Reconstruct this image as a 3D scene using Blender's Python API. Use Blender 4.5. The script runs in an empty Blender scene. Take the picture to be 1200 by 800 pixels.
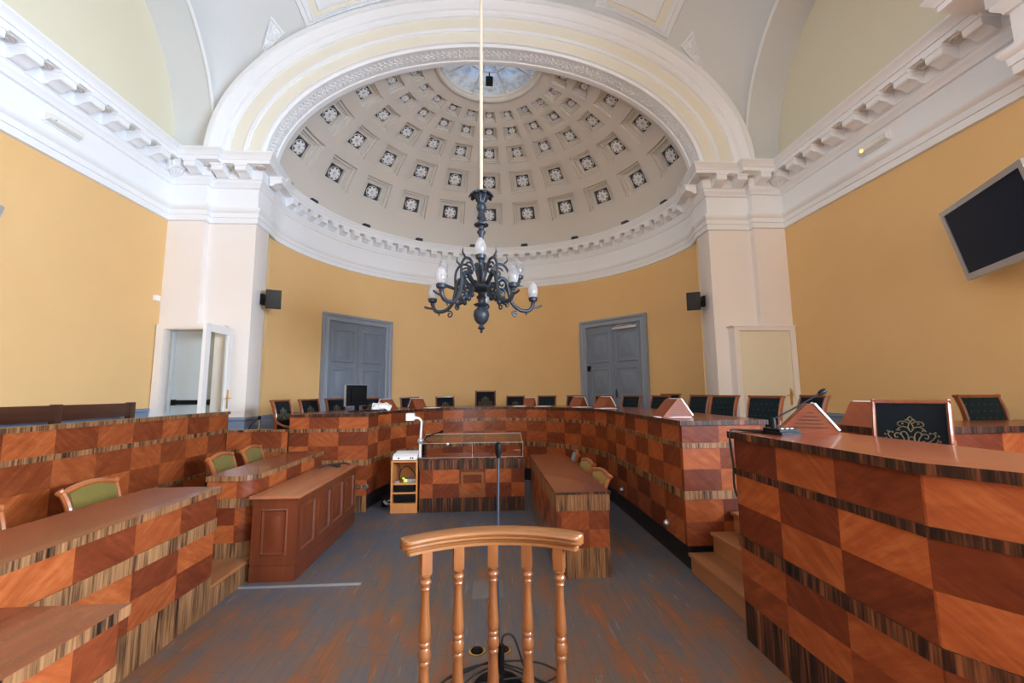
import bpy, bmesh, math, random
from mathutils import Vector, Matrix, Euler
random.seed(7)
PI = math.pi
R = math.radians
scene = bpy.context.scene
C = scene.collection

# ------------------------------------------------------------------ nodes / materials
class NT:
    def __init__(s, name):
        s.m = bpy.data.materials.new(name); s.m.use_nodes = True
        s.t = s.m.node_tree; s.t.nodes.clear()
        s.out = s.n('ShaderNodeOutputMaterial')
        s.b = s.n('ShaderNodeBsdfPrincipled')
        s.l(s.b.outputs[0], s.out.inputs[0])
    def n(s, typ, **kw):
        nd = s.t.nodes.new(typ)
        for k, v in kw.items(): setattr(nd, k, v)
        return nd
    def l(s, a, b): s.t.links.new(a, b)
    def val(s, sock, v):
        if isinstance(v, bpy.types.NodeSocket): s.l(v, sock)
        else: sock.default_value = v
    def math(s, op, a, b=0.0, c=0.0):
        nd = s.n('ShaderNodeMath', operation=op)
        s.val(nd.inputs[0], a); s.val(nd.inputs[1], b); s.val(nd.inputs[2], c)
        return nd.outputs[0]
    def mix(s, f, a, b, typ='MIX'):
        nd = s.n('ShaderNodeMix', data_type='RGBA', blend_type=typ)
        s.val(nd.inputs[0], f)
        s.val(nd.inputs[6], a if isinstance(a, bpy.types.NodeSocket) else (*a, 1)); s.val(nd.inputs[7], b if isinstance(b, bpy.types.NodeSocket) else (*b, 1))
        return nd.outputs[2]
    def ramp(s, f, stops):
        nd = s.n('ShaderNodeValToRGB'); cr = nd.color_ramp
        while len(cr.elements) < len(stops): cr.elements.new(.5)
        for e, (p, c) in zip(cr.elements, stops): e.position = p; e.color = (*c, 1)
        s.l(f, nd.inputs[0]); return nd.outputs[0]
    def xyz(s, x, y, z=0.0):
        nd = s.n('ShaderNodeCombineXYZ')
        s.val(nd.inputs[0], x); s.val(nd.inputs[1], y); s.val(nd.inputs[2], z)
        return nd.outputs[0]
    def noise(s, vec, scale=1.0, detail=3.0, rough=.5, dist=0.0):
        nd = s.n('ShaderNodeTexNoise')
        if vec is not None: s.l(vec, nd.inputs['Vector'])
        nd.inputs['Scale'].default_value = scale; nd.inputs['Detail'].default_value = detail
        nd.inputs['Roughness'].default_value = rough; nd.inputs['Distortion'].default_value = dist
        return nd.outputs[0]
    def coord(s, kind):
        nd = s.n('ShaderNodeTexCoord'); sp = s.n('ShaderNodeSeparateXYZ')
        s.l(nd.outputs[kind], sp.inputs[0]); return nd.outputs[kind], sp.outputs[0], sp.outputs[1], sp.outputs[2]
    def set(s, col=None, rough=.5, metal=0.0, spec=.5, coat=0.0):
        b = s.b
        if col is not None: s.val(b.inputs['Base Color'], col if isinstance(col, bpy.types.NodeSocket) else (*col, 1))
        s.val(b.inputs['Roughness'], rough); s.val(b.inputs['Metallic'], metal)
        b.inputs['Specular IOR Level'].default_value = spec; b.inputs['Coat Weight'].default_value = coat
        return s.m
    def bump(s, h, strength=.2, dist=.01):
        nd = s.n('ShaderNodeBump'); nd.inputs['Strength'].default_value = strength; nd.inputs['Distance'].default_value = dist
        s.l(h, nd.inputs['Height']); s.l(nd.outputs[0], s.b.inputs['Normal'])

def srgb(r, g, b):
    f = lambda c: (c / 255 / 12.92) if c / 255 <= .04045 else ((c / 255 + .055) / 1.055) ** 2.4
    return (f(r), f(g), f(b))
def plain(name, col, rough=.5, metal=0.0, var=.06, scale=3.0, spec=.5, coat=0.0):
    t = NT(name); v, x, y, z = t.coord('Object')
    n = t.noise(v, scale, 4)
    c = t.mix(n, tuple(k * (1 - var) for k in col), tuple(min(1, k * (1 + var)) for k in col))
    return t.set(c, rough, metal, spec, coat)
def paint(name, col, stain, amt=.35):
    t = NT(name); v, x, y, z = t.coord('Object')
    n = t.noise(v, .55, 5, .6); n2 = t.noise(v, 7.0, 4, .6)
    f = t.math('MULTIPLY', t.math('SUBTRACT', n, .38), 2.2); f.node.use_clamp = True
    c = t.mix(t.math('MULTIPLY', f, amt), col, stain)
    c = t.mix(t.math('MULTIPLY', n2, .10), c, stain)
    t.bump(t.noise(v, 60, 3), .08, .004)
    return t.set(c, .75, 0, .25)
M = {}
M['white'] = paint('white_plaster', srgb(237, 240, 244), srgb(219, 221, 223), .4)
M['cream'] = paint('cream_plaster', srgb(236, 230, 226), srgb(224, 216, 209), .5)
M['lunette'] = paint('pale_lunette_plaster', srgb(227, 222, 200), srgb(219, 213, 188), .5)
M['archband'] = paint('pale_arch_plaster', srgb(233, 230, 217), srgb(225, 221, 205), .5)
M['vault'] = paint('vault_plaster', srgb(216, 219, 221), srgb(202, 204, 205), .5)
M['dome'] = paint('dome_plaster', srgb(212, 208, 202), srgb(200, 195, 188), .5)
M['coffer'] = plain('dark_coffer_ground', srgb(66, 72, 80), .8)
M['yellow'] = paint('yellow_wall_paint', srgb(226, 188, 133), srgb(212, 170, 113), .5)
M['dado'] = paint('blue_grey_dado', srgb(128, 142, 165), srgb(112, 126, 150), .5)
M['greydoor'] = plain('grey_blue_door_paint', srgb(118, 130, 146), .45, var=.08)
M['greyframe'] = plain('light_grey_frame_paint', srgb(140, 149, 163), .45, var=.06)
M['whitedoor'] = plain('white_door_gloss', srgb(236, 236, 236), .3, var=.03)
M['innerdoor'] = plain('pale_grey_fire_door', srgb(186, 198, 206), .4, var=.03)
M['creamdoor'] = plain('cream_door_paint', srgb(226, 219, 196), .45, var=.03)
M['black'] = plain('black_plastic', (.004, .0045, .006), .5, spec=.18)
M['darkrubber'] = plain('black_cable_rubber', (.01, .01, .011), .6)
M['brass'] = plain('polished_brass', (.72, .48, .16), .28, 1.0)
M['steel'] = plain('brushed_steel', (.55, .57, .6), .35, 1.0)
M['silver'] = plain('silver_plastic', (.42, .44, .47), .35, .5)
M['whiteplastic'] = plain('white_plastic', srgb(235, 236, 238), .35, var=.02)
M['paper'] = plain('white_paper', srgb(240, 240, 240), .8, var=.02)
M['iron'] = plain('blue_black_iron', srgb(58, 66, 78), .42, .35, var=.25, scale=14)
M['rodwhite'] = plain('ivory_rod_paint', srgb(238, 228, 208), .4)
M['screen'] = plain('dark_screen_glass', (.006, .015, .036), .2, spec=.06)
M['navy'] = None
M['seatwood'] = None

def wood(name, a, b, rough=.35, along=2.0, across=26.0, coat=.15, axis='UV', spec=.5):
    t = NT(name)
    if axis == 'UV':
        v, x, y, z = t.coord('UV')
    else:
        v, x, y, z = t.coord('Object')
        if axis == 'Y': x, y = y, x
        if axis == 'Z': x, z = z, x
        y = t.math('ADD', y, t.math('MULTIPLY', z, 1.3)) if axis != 'Z' else t.math('ADD', y, t.math('MULTIPLY', z, .7))
    wv = t.xyz(t.math('MULTIPLY', x, along), t.math('MULTIPLY', y, across), 0.0)
    n = t.noise(wv, 1.0, 5, .6, .6); n2 = t.noise(wv, .23, 3, .5, .3)
    f = t.math('ADD', t.math('MULTIPLY', n, .6), t.math('MULTIPLY', n2, .5))
    c = t.ramp(f, [(.28, b), (.72, a)])
    return t.set(c, rough, 0, spec, coat)
M['top'] = wood('mahogany_worktop', srgb(132, 64, 40), srgb(100, 43, 26), .27, 1.2, 16, .2)
M['mahogany'] = wood('mahogany_panelling', srgb(112, 54, 29), srgb(76, 33, 17), .38, 1.5, 18, .15, 'Z')
M['mahtop'] = wood('worn_mahogany_top', srgb(168, 108, 74), srgb(132, 74, 48), .33, 1.2, 16, .2, 'Y')
M['walnut'] = wood('dark_walnut', srgb(84, 48, 32), srgb(50, 28, 20), .4, 1.5, 20, .1, 'Y')
M['oak'] = wood('honey_beech', srgb(142, 92, 50), srgb(112, 68, 36), .3, 1.6, 22, .35, 'X')
M['oakz'] = wood('honey_beech_turned', srgb(138, 86, 46), srgb(106, 60, 32), .3, 2.2, 26, .35, 'Z')
M['pine'] = wood('pine_board', srgb(206, 140, 82), srgb(184, 116, 62), .45, 1.5, 18, .1, 'Z')
M['stepwood'] = wood('step_oak', srgb(160, 106, 66), srgb(128, 80, 48), .45, 1.4, 18, .1, 'Y')
M['chairwood'] = wood('chair_cherry', srgb(144, 80, 42), srgb(110, 56, 29), .33, 2.0, 24, .25, 'Z')
M['consolewood'] = wood('console_veneer', srgb(134, 66, 32), srgb(106, 48, 23), .55, 2.0, 20, .0, 'Z')
M['olivewood'] = wood('chair_amber_wood', srgb(172, 102, 54), srgb(136, 72, 38), .32, 2.0, 24, .3, 'Z')

def veneer():
    t = NT('checker_veneer'); v, u, w, z = t.coord('UV')
    cu = t.math('FLOOR', u); cv = t.math('FLOOR', w)
    fu = t.math('FRACT', u); fv = t.math('FRACT', w)
    par = t.math('MODULO', t.math('ADD', t.math('ADD', cu, cv), 1000.0), 2.0)
    pu = t.math('MODULO', t.math('ADD', cu, 1000.0), 2.0)
    sg = t.math('SUBTRACT', t.math('MULTIPLY', pu, 2.0), 1.0)
    d = t.math('MULTIPLY', t.math('SUBTRACT', fu, .5), sg)
    a = t.math('ADD', t.math('MULTIPLY', d, 1.0), t.math('MULTIPLY', fv, .62))
    b = t.math('SUBTRACT', t.math('MULTIPLY', d, .8), t.math('MULTIPLY', fv, .5))
    seed = t.math('ADD', t.math('MULTIPLY', cu, 3.71), t.math('MULTIPLY', cv, 9.13))
    n = t.noise(t.xyz(t.math('MULTIPLY', a, 6.0), t.math('MULTIPLY', b, 1.1), seed), 1.0, 4, .5, .5)
    n2 = t.noise(t.xyz(t.math('MULTIPLY', a, 70.0), t.math('MULTIPLY', b, 3.0), seed), 1.0, 3, .6)
    n3 = t.noise(t.xyz(t.math('MULTIPLY', fu, 3.0), t.math('MULTIPLY', fv, 3.0), seed), 1.0, 2, .5, 1.0)
    n = t.math('ADD', t.math('ADD', t.math('MULTIPLY', n, .5), t.math('MULTIPLY', n2, .22)), t.math('MULTIPLY', n3, .28))
    light = t.ramp(n, [(.30, srgb(128, 60, 28)), (.5, srgb(156, 80, 40)), (.68, srgb(176, 102, 56))])
    dark = t.ramp(n, [(.30, srgb(78, 31, 17)), (.5, srgb(97, 42, 23)), (.7, srgb(120, 56, 31))])
    wn = t.n('ShaderNodeTexWhiteNoise', noise_dimensions='2D'); t.l(t.xyz(cu, cv), wn.inputs['Vector'])
    par = t.math('ADD', t.math('MULTIPLY', par, .66), t.math('MULTIPLY', wn.outputs[0], .34))
    c = t.mix(par, dark, light)
    return t.set(c, .4, 0, .28, .06)
M['veneer'] = veneer()
def zebra(name, stops, k=1.0):
    t = NT(name); v, u, w, z = t.coord('UV')
    n = t.noise(t.xyz(t.math('MULTIPLY', u, 55 * k), t.math('MULTIPLY', w, 2.2), 0), 1.0, 4, .6, .25)
    n2 = t.noise(t.xyz(t.math('MULTIPLY', u, 13 * k), t.math('MULTIPLY', w, .9), 4.0), 1.0, 2, .5, .2)
    f = t.math('ADD', t.math('MULTIPLY', n, .62), t.math('MULTIPLY', n2, .42))
    return t.set(t.ramp(f, stops), .4, 0, .4, .1)
M['zebra'] = zebra('zebrano_veneer', [(.40, srgb(28, 20, 16)), (.47, srgb(88, 60, 40)), (.55, srgb(136, 96, 62)), (.66, srgb(160, 118, 80))])
M['zebradark'] = zebra('shaded_zebrano_veneer', [(.42, srgb(14, 10, 9)), (.51, srgb(50, 28, 20)), (.59, srgb(100, 58, 36)), (.68, srgb(140, 86, 52))])  # darker zebrano; part of the shade on these desks is in the colour
M['plinthshade'] = plain('plinth_recess_shade', (.010, .009, .010), .4)  # black colour stands for the shade in the recess under the bench

def floor_mat():
    t = NT('worn_parquet'); v, x, y, z = t.coord('Object')
    pw = .085
    xi = t.math('DIVIDE', x, pw); ci = t.math('FLOOR', xi)
    wn = t.n('ShaderNodeTexWhiteNoise', noise_dimensions='1D'); t.l(ci, wn.inputs['W'])
    yo = t.math('ADD', y, t.math('MULTIPLY', wn.outputs[0], 3.0))
    cj = t.math('FLOOR', t.math('DIVIDE', yo, .62))
    wn2 = t.n('ShaderNodeTexWhiteNoise', noise_dimensions='2D'); t.l(t.xyz(ci, cj), wn2.inputs['Vector'])
    g = t.noise(t.xyz(t.math('MULTIPLY', x, 55), t.math('MULTIPLY', y, 3.0), t.math('MULTIPLY', wn2.outputs[0], 20)), 1.0, 4, .6)
    big = t.noise(v, .55, 5, .65); mid = t.noise(t.xyz(t.math('MULTIPLY', x, 5.5), t.math('MULTIPLY', y, 1.4), 3.0), 1.0, 6, .7)
    wear = t.math('ADD', t.math('ADD', t.math('MULTIPLY', big, .6), t.math('MULTIPLY', mid, .78)), t.math('MULTIPLY', t.math('SUBTRACT', wn2.outputs[0], .5), .06))
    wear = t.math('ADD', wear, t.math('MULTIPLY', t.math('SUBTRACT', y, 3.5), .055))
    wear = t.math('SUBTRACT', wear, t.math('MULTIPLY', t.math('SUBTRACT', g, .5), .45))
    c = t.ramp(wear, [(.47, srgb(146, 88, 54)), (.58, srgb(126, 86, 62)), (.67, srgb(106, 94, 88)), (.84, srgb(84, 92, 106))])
    fx = t.math('ABSOLUTE', t.math('SUBTRACT', t.math('FRACT', xi), .5)); fy = t.math('ABSOLUTE', t.math('SUBTRACT', t.math('FRACT', t.math('DIVIDE', yo, .62)), .5))
    j = t.math('MAXIMUM', t.math('GREATER_THAN', fx, .485), t.math('GREATER_THAN', fy, .497))
    c = t.mix(t.math('MULTIPLY', j, .45), c, (.03, .02, .015))
    sc = t.math('GREATER_THAN', t.noise(t.xyz(t.math('MULTIPLY', x, 30), t.math('MULTIPLY', y, 2.5), 9.0), 1.0, 3, .6), .66)
    c = t.mix(t.math('MULTIPLY', sc, .35), c, srgb(150, 146, 146))
    t.bump(g, .1, .003)
    return t.set(c, t.math('ADD', .34, t.math('MULTIPLY', wear, .2)), 0, .45)
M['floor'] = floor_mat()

def fabric(name, col, dot, scale=16.0, amt=.75, sheen=.05):
    t = NT(name); v, x, y, z = t.coord('Object')
    base = t.mix(t.noise(v, 90, 2), tuple(k * .75 for k in col), tuple(k * 1.25 for k in col))
    if dot:
        sx = t.math('MULTIPLY', x, scale); sz = t.math('MULTIPLY', z, scale)
        row = t.math('MODULO', t.math('ADD', t.math('FLOOR', sz), 100.0), 2.0)
        fx = t.math('SUBTRACT', t.math('FRACT', t.math('ADD', sx, t.math('MULTIPLY', row, .5))), .5); fz = t.math('SUBTRACT', t.math('FRACT', sz), .5)
        dd = t.math('ADD', t.math('POWER', fx, 2.0), t.math('POWER', t.math('MULTIPLY', fz, 1.5), 2.0))
        base = t.mix(t.math('MULTIPLY', t.math('LESS_THAN', dd, .018), amt), base, dot)
    t.b.inputs['Sheen Weight'].default_value = sheen
    return t.set(base, .85, 0, .2)
M['green'] = fabric('dark_green_dotted_fabric', srgb(17, 32, 38), srgb(64, 80, 78))
M['navyfab'] = fabric('navy_green_fabric', srgb(10, 18, 26), None)
M['olive'] = fabric('olive_velvet', srgb(108, 94, 42), None, sheen=.15)
M['olivey'] = fabric('mustard_velvet', srgb(160, 126, 58), None, sheen=.15)
M['teal'] = fabric('teal_velvet', srgb(34, 104, 116), None, sheen=.5)
M['gold'] = plain('gold_embroidery', srgb(98, 90, 68), .75)

def glass(name, col, ior=.08, rough=.02):
    t = NT(name); t.t.nodes.remove(t.b)
    tr = t.n('ShaderNodeBsdfTransparent'); tr.inputs[0].default_value = (*col, 1)
    gl = t.n('ShaderNodeBsdfGlossy'); gl.inputs['Roughness'].default_value = rough
    fr = t.n('ShaderNodeLayerWeight'); fr.inputs[0].default_value = ior
    mx = t.n('ShaderNodeMixShader'); t.l(fr.outputs[0], mx.inputs[0]); t.l(tr.outputs[0], mx.inputs[1]); t.l(gl.outputs[0], mx.inputs[2])
    t.l(mx.outputs[0], t.out.inputs[0]); return t.m
M['glass'] = glass('clear_pane', (.93, .95, .94))
M['plexi'] = glass('clear_acrylic', (.985, .975, .97), .05)
def frosted(name, col, mixv):
    t = NT(name); t.t.nodes.remove(t.b)
    tl = t.n('ShaderNodeBsdfTranslucent'); df = t.n('ShaderNodeBsdfDiffuse'); gl = t.n('ShaderNodeBsdfGlossy'); tr = t.n('ShaderNodeBsdfTransparent')
    v, x, y, z = t.coord('Object')
    c = t.ramp(t.noise(v, 5, 5, .65), [(.36, tuple(k * .55 for k in col)), (.55, col)])
    for nd in (tl, df): t.l(c, nd.inputs[0])
    gl.inputs['Roughness'].default_value = .2
    m1 = t.n('ShaderNodeMixShader'); m1.inputs[0].default_value = .35; t.l(tl.outputs[0], m1.inputs[1]); t.l(df.outputs[0], m1.inputs[2])
    m2 = t.n('ShaderNodeMixShader'); m2.inputs[0].default_value = .08; t.l(m1.outputs[0], m2.inputs[1]); t.l(gl.outputs[0], m2.inputs[2])
    m3 = t.n('ShaderNodeMixShader'); m3.inputs[0].default_value = mixv; t.l(m2.outputs[0], m3.inputs[1]); t.l(tr.outputs[0], m3.inputs[2])
    t.l(m3.outputs[0], t.out.inputs[0]); return t.m
M['edgeacryl'] = plain('acrylic_edge', srgb(186, 172, 166), .3)
M['skylight'] = frosted('frosted_skylight_glass', (.82, .88, .95), .35)
M['lampglass'] = frosted('frosted_lamp_glass', (.93, .94, .97), .12)
def emit(name, col, st):
    t = NT(name); t.b.inputs['Emission Color'].default_value = (*col, 1); t.b.inputs['Emission Strength'].default_value = st
    return t.set(col, .4)
M['led'] = emit('amber_led', (1, .35, .08), 4.0)
M['greenled'] = emit('green_led', (.35, 1, .1), 1.2)
M['emglass'] = plain('emergency_diffuser', srgb(222, 222, 214), .3, var=.02)

# ------------------------------------------------------------------ geometry helpers
def bm_new():
    b = bmesh.new(); b.loops.layers.uv.new('UVMap'); return b
def quad(bm, pts, uvs=None, mi=0, smooth=False):
    vs = [bm.verts.new(p) for p in pts]
    f = bm.faces.new(vs); f.material_index = mi; f.smooth = smooth
    if uvs:
        uv = bm.loops.layers.uv.active
        for l, c in zip(f.loops, uvs): l[uv].uv = c
    return f
def box(bm, x0, x1, y0, y1, z0, z1, mi=0, bev=0.0, mat=None):
    v = [bm.verts.new((x, y, z)) for z in (z0, z1) for x, y in ((x0, y0), (x1, y0), (x1, y1), (x0, y1))]
    fs = [bm.faces.new([v[i] for i in q]) for q in ((3, 2, 1, 0), (4, 5, 6, 7), (0, 1, 5, 4), (1, 2, 6, 5), (2, 3, 7, 6), (3, 0, 4, 7))]
    uv = bm.loops.layers.uv.active
    for f in fs:
        f.material_index = mi
        for l in f.loops:
            c = l.vert.co
            n = f.normal if f.normal.length > 0 else Vector((0, 0, 1))
            if uv is not None: l[uv].uv = (c.x + c.y, c.z) if f in fs[2:] else (c.x, c.y)
    if mat is not None:
        for q in v: q.co = mat @ q.co
    if bev > 0:
        es = list({e for f in fs for e in f.edges})
        bmesh.ops.bevel(bm, geom=es, offset=bev, segments=2, affect='EDGES', profile=.7)
    return v
def prism(bm, poly, a0, a1, axis='Z', mi=0, mat=None):
    def P(p, a):
        if axis == 'Z': return (p[0], p[1], a)
        if axis == 'X': return (a, p[0], p[1])
        return (p[0], a, p[1])
    lo = [bm.verts.new(P(p, a0)) for p in poly]; hi = [bm.verts.new(P(p, a1)) for p in poly]
    n = len(poly); fs = [bm.faces.new(lo[::-1]), bm.faces.new(hi)]
    for i in range(n): fs.append(bm.faces.new([lo[i], lo[(i + 1) % n], hi[(i + 1) % n], hi[i]]))
    for f in fs: f.material_index = mi
    if mat is not None:
        for v in lo + hi: v.co = mat @ v.co
    return lo + hi
def lathe(bm, prof, cx=0, cy=0, segs=16, mi=0, mat=None, smooth=True, caps=True):
    rings = []; allv = []
    for r, z in prof:
        if r <= 1e-5: ring = [bm.verts.new((cx, cy, z))]
        else: ring = [bm.verts.new((cx + r * math.cos(2 * PI * k / segs), cy + r * math.sin(2 * PI * k / segs), z)) for k in range(segs)]
        rings.append(ring); allv += ring
    for a, b in zip(rings, rings[1:]):
        if len(a) == 1 and len(b) == 1: continue
        for k in range(segs):
            q = (k + 1) % segs
            if len(a) == 1: f = bm.faces.new([a[0], b[q], b[k]])
            elif len(b) == 1: f = bm.faces.new([a[k], a[q], b[0]])
            else: f = bm.faces.new([a[k], a[q], b[q], b[k]])
            f.material_index = mi; f.smooth = smooth
    for ring in (rings[0], rings[-1]):
        if caps and len(ring) > 1:
            f = bm.faces.new(ring); f.material_index = mi
    if mat is not None:
        for v in allv: v.co = mat @ v.co
    return allv
def tube(bm, pts, rad, segs=8, mi=0, caps=True, ell=1.0):
    pts = [Vector(p) for p in pts]; n = len(pts)
    rs = rad if isinstance(rad, (list, tuple)) else [rad] * n
    T = [(pts[min(i + 1, n - 1)] - pts[max(i - 1, 0)]).normalized() for i in range(n)]
    up = Vector((0, 0, 1)) if abs(T[0].z) < .9 else Vector((1, 0, 0))
    N = (up - T[0] * up.dot(T[0])).normalized(); rings = []
    for i in range(n):
        N = N - T[i] * N.dot(T[i])
        N = N.normalized() if N.length > 1e-6 else T[i].orthogonal().normalized()
        B = T[i].cross(N)
        rings.append([bm.verts.new(pts[i] + (N * math.cos(2 * PI * k / segs) + B * math.sin(2 * PI * k / segs) * ell) * rs[i]) for k in range(segs)])
    for a, b in zip(rings, rings[1:]):
        for k in range(segs):
            f = bm.faces.new([a[k], a[(k + 1) % segs], b[(k + 1) % segs], b[k]]); f.smooth = True; f.material_index = mi
    if caps:
        for r in (rings[0][::-1], rings[-1]):
            f = bm.faces.new(r); f.material_index = mi
def smooth_pts(ctrl, n=8):
    P = [Vector(p) for p in ctrl]; out = []
    for i in range(len(P) - 1):
        p0 = P[max(i - 1, 0)]; p1 = P[i]; p2 = P[i + 1]; p3 = P[min(i + 2, len(P) - 1)]
        for k in range(n):
            t = k / n
            out.append(.5 * ((2 * p1) + (p2 - p0) * t + (2 * p0 - 5 * p1 + 4 * p2 - p3) * t * t + (3 * p1 - p0 - 3 * p2 + p3) * t ** 3))
    out.append(P[-1]); return out
def ball(bm, c, r, sx=1, sy=1, sz=1, u=10, v=7, mi=0, mat=None):
    m = Matrix.Translation(Vector(c)) @ Matrix.Diagonal((sx, sy, sz, 1))
    if mat is not None: m = mat @ m
    g = bmesh.ops.create_uvsphere(bm, u_segments=u, v_segments=v, radius=r, matrix=m)
    for vv in g['verts']:
        for f in vv.link_faces: f.smooth = True; f.material_index = mi
def offset_path(path, d):
    P = [Vector((p[0], p[1])) for p in path]; n = len(P); out = []
    nr = []
    for a, b in zip(P, P[1:]):
        e = (b - a).normalized(); nr.append(Vector((e.y, -e.x)))
    for i in range(n):
        a = nr[max(i - 1, 0)]; b = nr[min(i, n - 2)]
        m = (a + b); m = m.normalized() if m.length > 1e-6 else a
        k = 1 / max(.35, m.dot(a)); out.append(P[i] + m * d * k)
    return [(p.x, p.y) for p in out]
def arclen(path):
    s = [0.0]
    for a, b in zip(path, path[1:]): s.append(s[-1] + math.dist(a, b))
    return s
def strip(bm, path, z0, z1, off=0.0, th=.03, us=1.0, u0=0.0, v0=None, v1=None, mi=0, smooth=False):
    F = offset_path(path, off); B = offset_path(path, off - th); S = arclen(path)
    if v0 is None: v0, v1 = z0, z1
    for i in range(len(path) - 1):
        a, b, c, d = F[i], F[i + 1], B[i + 1], B[i]
        ua, ub = S[i] * us + u0, S[i + 1] * us + u0
        quad(bm, [(*a, z0), (*b, z0), (*b, z1), (*a, z1)], [(ua, v0), (ub, v0), (ub, v1), (ua, v1)], mi, smooth)
        quad(bm, [(*c, z0), (*d, z0), (*d, z1), (*c, z1)], [(ub, v0), (ua, v0), (ua, v1), (ub, v1)], mi)
        quad(bm, [(*a, z1), (*b, z1), (*c, z1), (*d, z1)], [(ua, 0), (ub, 0), (ub, th), (ua, th)], mi)
        quad(bm, [(*d, z0), (*c, z0), (*b, z0), (*a, z0)], [(ua, 0), (ub, 0), (ub, th), (ua, th)], mi)
    for i, k in ((0, 1), (-1, 0)):
        a, d = F[i], B[i]
        p = [(*a, z0), (*a, z1), (*d, z1), (*d, z0)]
        quad(bm, p if k else p[::-1], [(0, 0), (0, .1), (.02, .1), (.02, 0)], mi)
    weld(bm)
def weld(bm): bmesh.ops.remove_doubles(bm, verts=bm.verts[:], dist=1e-5)
def slab(bm, F, B, z0, z1, mi_top=0, mi_edge=1):
    S = arclen(F); n = len(F)
    for i in range(n - 1):
        a, b, c, d = F[i], F[i + 1], B[i + 1], B[i]; ua, ub = S[i], S[i + 1]
        w = math.dist(a, d); w2 = math.dist(b, c)
        quad(bm, [(*a, z1), (*b, z1), (*c, z1), (*d, z1)], [(ua, 0), (ub, 0), (ub, w2), (ua, w)], mi_top)
        quad(bm, [(*d, z0), (*c, z0), (*b, z0), (*a, z0)], [(ua, w), (ub, w2), (ub, 0), (ua, 0)], mi_top)
        quad(bm, [(*a, z0), (*b, z0), (*b, z1), (*a, z1)], [(ua, z0), (ub, z0), (ub, z1), (ua, z1)], mi_edge)
        quad(bm, [(*c, z0), (*d, z0), (*d, z1), (*c, z1)], [(ub, z0), (ua, z0), (ua, z1), (ub, z1)], mi_edge)
    for i, fl in ((0, 0), (-1, 1)):
        a, d = F[i], B[i]; w = math.dist(a, d)
        p = [(*d, z0), (*a, z0), (*a, z1), (*d, z1)]; q = [(0, z0), (w, z0), (w, z1), (0, z1)]
        if fl: p, q = p[::-1], q[::-1]
        quad(bm, p, q, mi_edge)
    weld(bm)
def sweep(bm, path, prof, mi=0, close_ends=True):
    rows = [[(p[0], p[1], z) for p in offset_path(path, o)] for o, z in prof]
    V = [[bm.verts.new(p) for p in r] for r in rows]
    for j in range(len(V) - 1):
        for i in range(len(path) - 1):
            f = bm.faces.new([V[j][i], V[j][i + 1], V[j + 1][i + 1], V[j + 1][i]]); f.material_index = mi
    if close_ends:
        for i in (0, -1):
            f = bm.faces.new([r[i] for r in V]); f.material_index = mi

# ------------------------------------------------------------------ object helpers
def link(o): C.objects.link(o); return o
def mesh(name, bm, mats, fix=True, sharp=35):
    if fix: bmesh.ops.recalc_face_normals(bm, faces=bm.faces[:])
    me = bpy.data.meshes.new(name); bm.to_mesh(me); bm.free()
    for m in (mats if isinstance(mats, (list, tuple)) else [mats]): me.materials.append(m)
    if sharp: me.set_sharp_from_angle(angle=R(sharp))
    return me
def tag(o, label=None, cat=None, group=None, kind=None):
    if label: o['label'] = label
    if cat: o['category'] = cat
    if group: o['group'] = group
    if kind: o['kind'] = kind
    return o
def thing(name, loc, label, cat, group=None, rz=0.0, kind=None):
    o = bpy.data.objects.new(name, None); link(o); o.location = loc; o.rotation_euler = (0, 0, rz); o.empty_display_size = .1
    return tag(o, label, cat, group, kind)
def part(name, bm, mats, parent, world=False, label=None, sharp=35, fix=True):
    if world:
        mw = parent_matrix(parent).inverted(); bmesh.ops.transform(bm, matrix=mw, verts=bm.verts[:])
    o = bpy.data.objects.new(name, mesh(name, bm, mats, fix, sharp)); link(o); o.parent = parent
    return tag(o, label)
def parent_matrix(p):
    m = p.matrix_basis.copy()
    while p.parent: p = p.parent; m = p.matrix_basis @ m
    return m
def single(name, bm, mats, loc, label, cat, group=None, rz=0.0, world=False, kind=None, sharp=35):
    mw = Matrix.Translation(loc) @ Matrix.Rotation(rz, 4, 'Z')
    if world: bmesh.ops.transform(bm, matrix=mw.inverted(), verts=bm.verts[:])
    o = bpy.data.objects.new(name, mesh(name, bm, mats, True, sharp)); link(o)
    o.matrix_basis = mw
    return tag(o, label, cat, group, kind)
def structure(name, bm, mats, label, cat, sharp=35, fix=True):
    o = bpy.data.objects.new(name, mesh(name, bm, mats, fix, sharp)); link(o)
    return tag(o, label, cat, None, 'structure')
def copy_tree(o, parent=None):
    c = o.copy(); link(c)
    if parent: c.parent = parent
    for ch in list(o.children): copy_tree(ch, c)
    return c
ORD = ['first', 'second', 'third', 'fourth', 'fifth', 'sixth', 'seventh', 'eighth', 'ninth', 'tenth', 'eleventh', 'twelfth']

P_RIGHT, P_BACK, SKY, EXPO = 840, 110, 5.5, 0.0
# ------------------------------------------------------------------ camera
F_PX = 500.0
cam_d = bpy.data.cameras.new('camera'); cam = link(bpy.data.objects.new('camera', cam_d)); scene.camera = cam
cam_d.sensor_width = 36; cam_d.sensor_fit = 'HORIZONTAL'; cam_d.lens = F_PX / 1200 * 36; cam_d.clip_start = .05
yaw, tilt, roll = R(3.299), R(6.688), R(-.526)
fw = Vector((math.sin(yaw) * math.cos(tilt), math.cos(yaw) * math.cos(tilt), math.sin(tilt)))
rt = Vector((math.cos(yaw), -math.sin(yaw), 0)); up = rt.cross(fw)
r2 = rt * math.cos(roll) + up * math.sin(roll); u2 = -rt * math.sin(roll) + up * math.cos(roll)
cm = Matrix((r2, u2, -fw)).transposed().to_4x4(); cm.translation = (0, 0, 1.6); cam.matrix_world = cm

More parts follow.
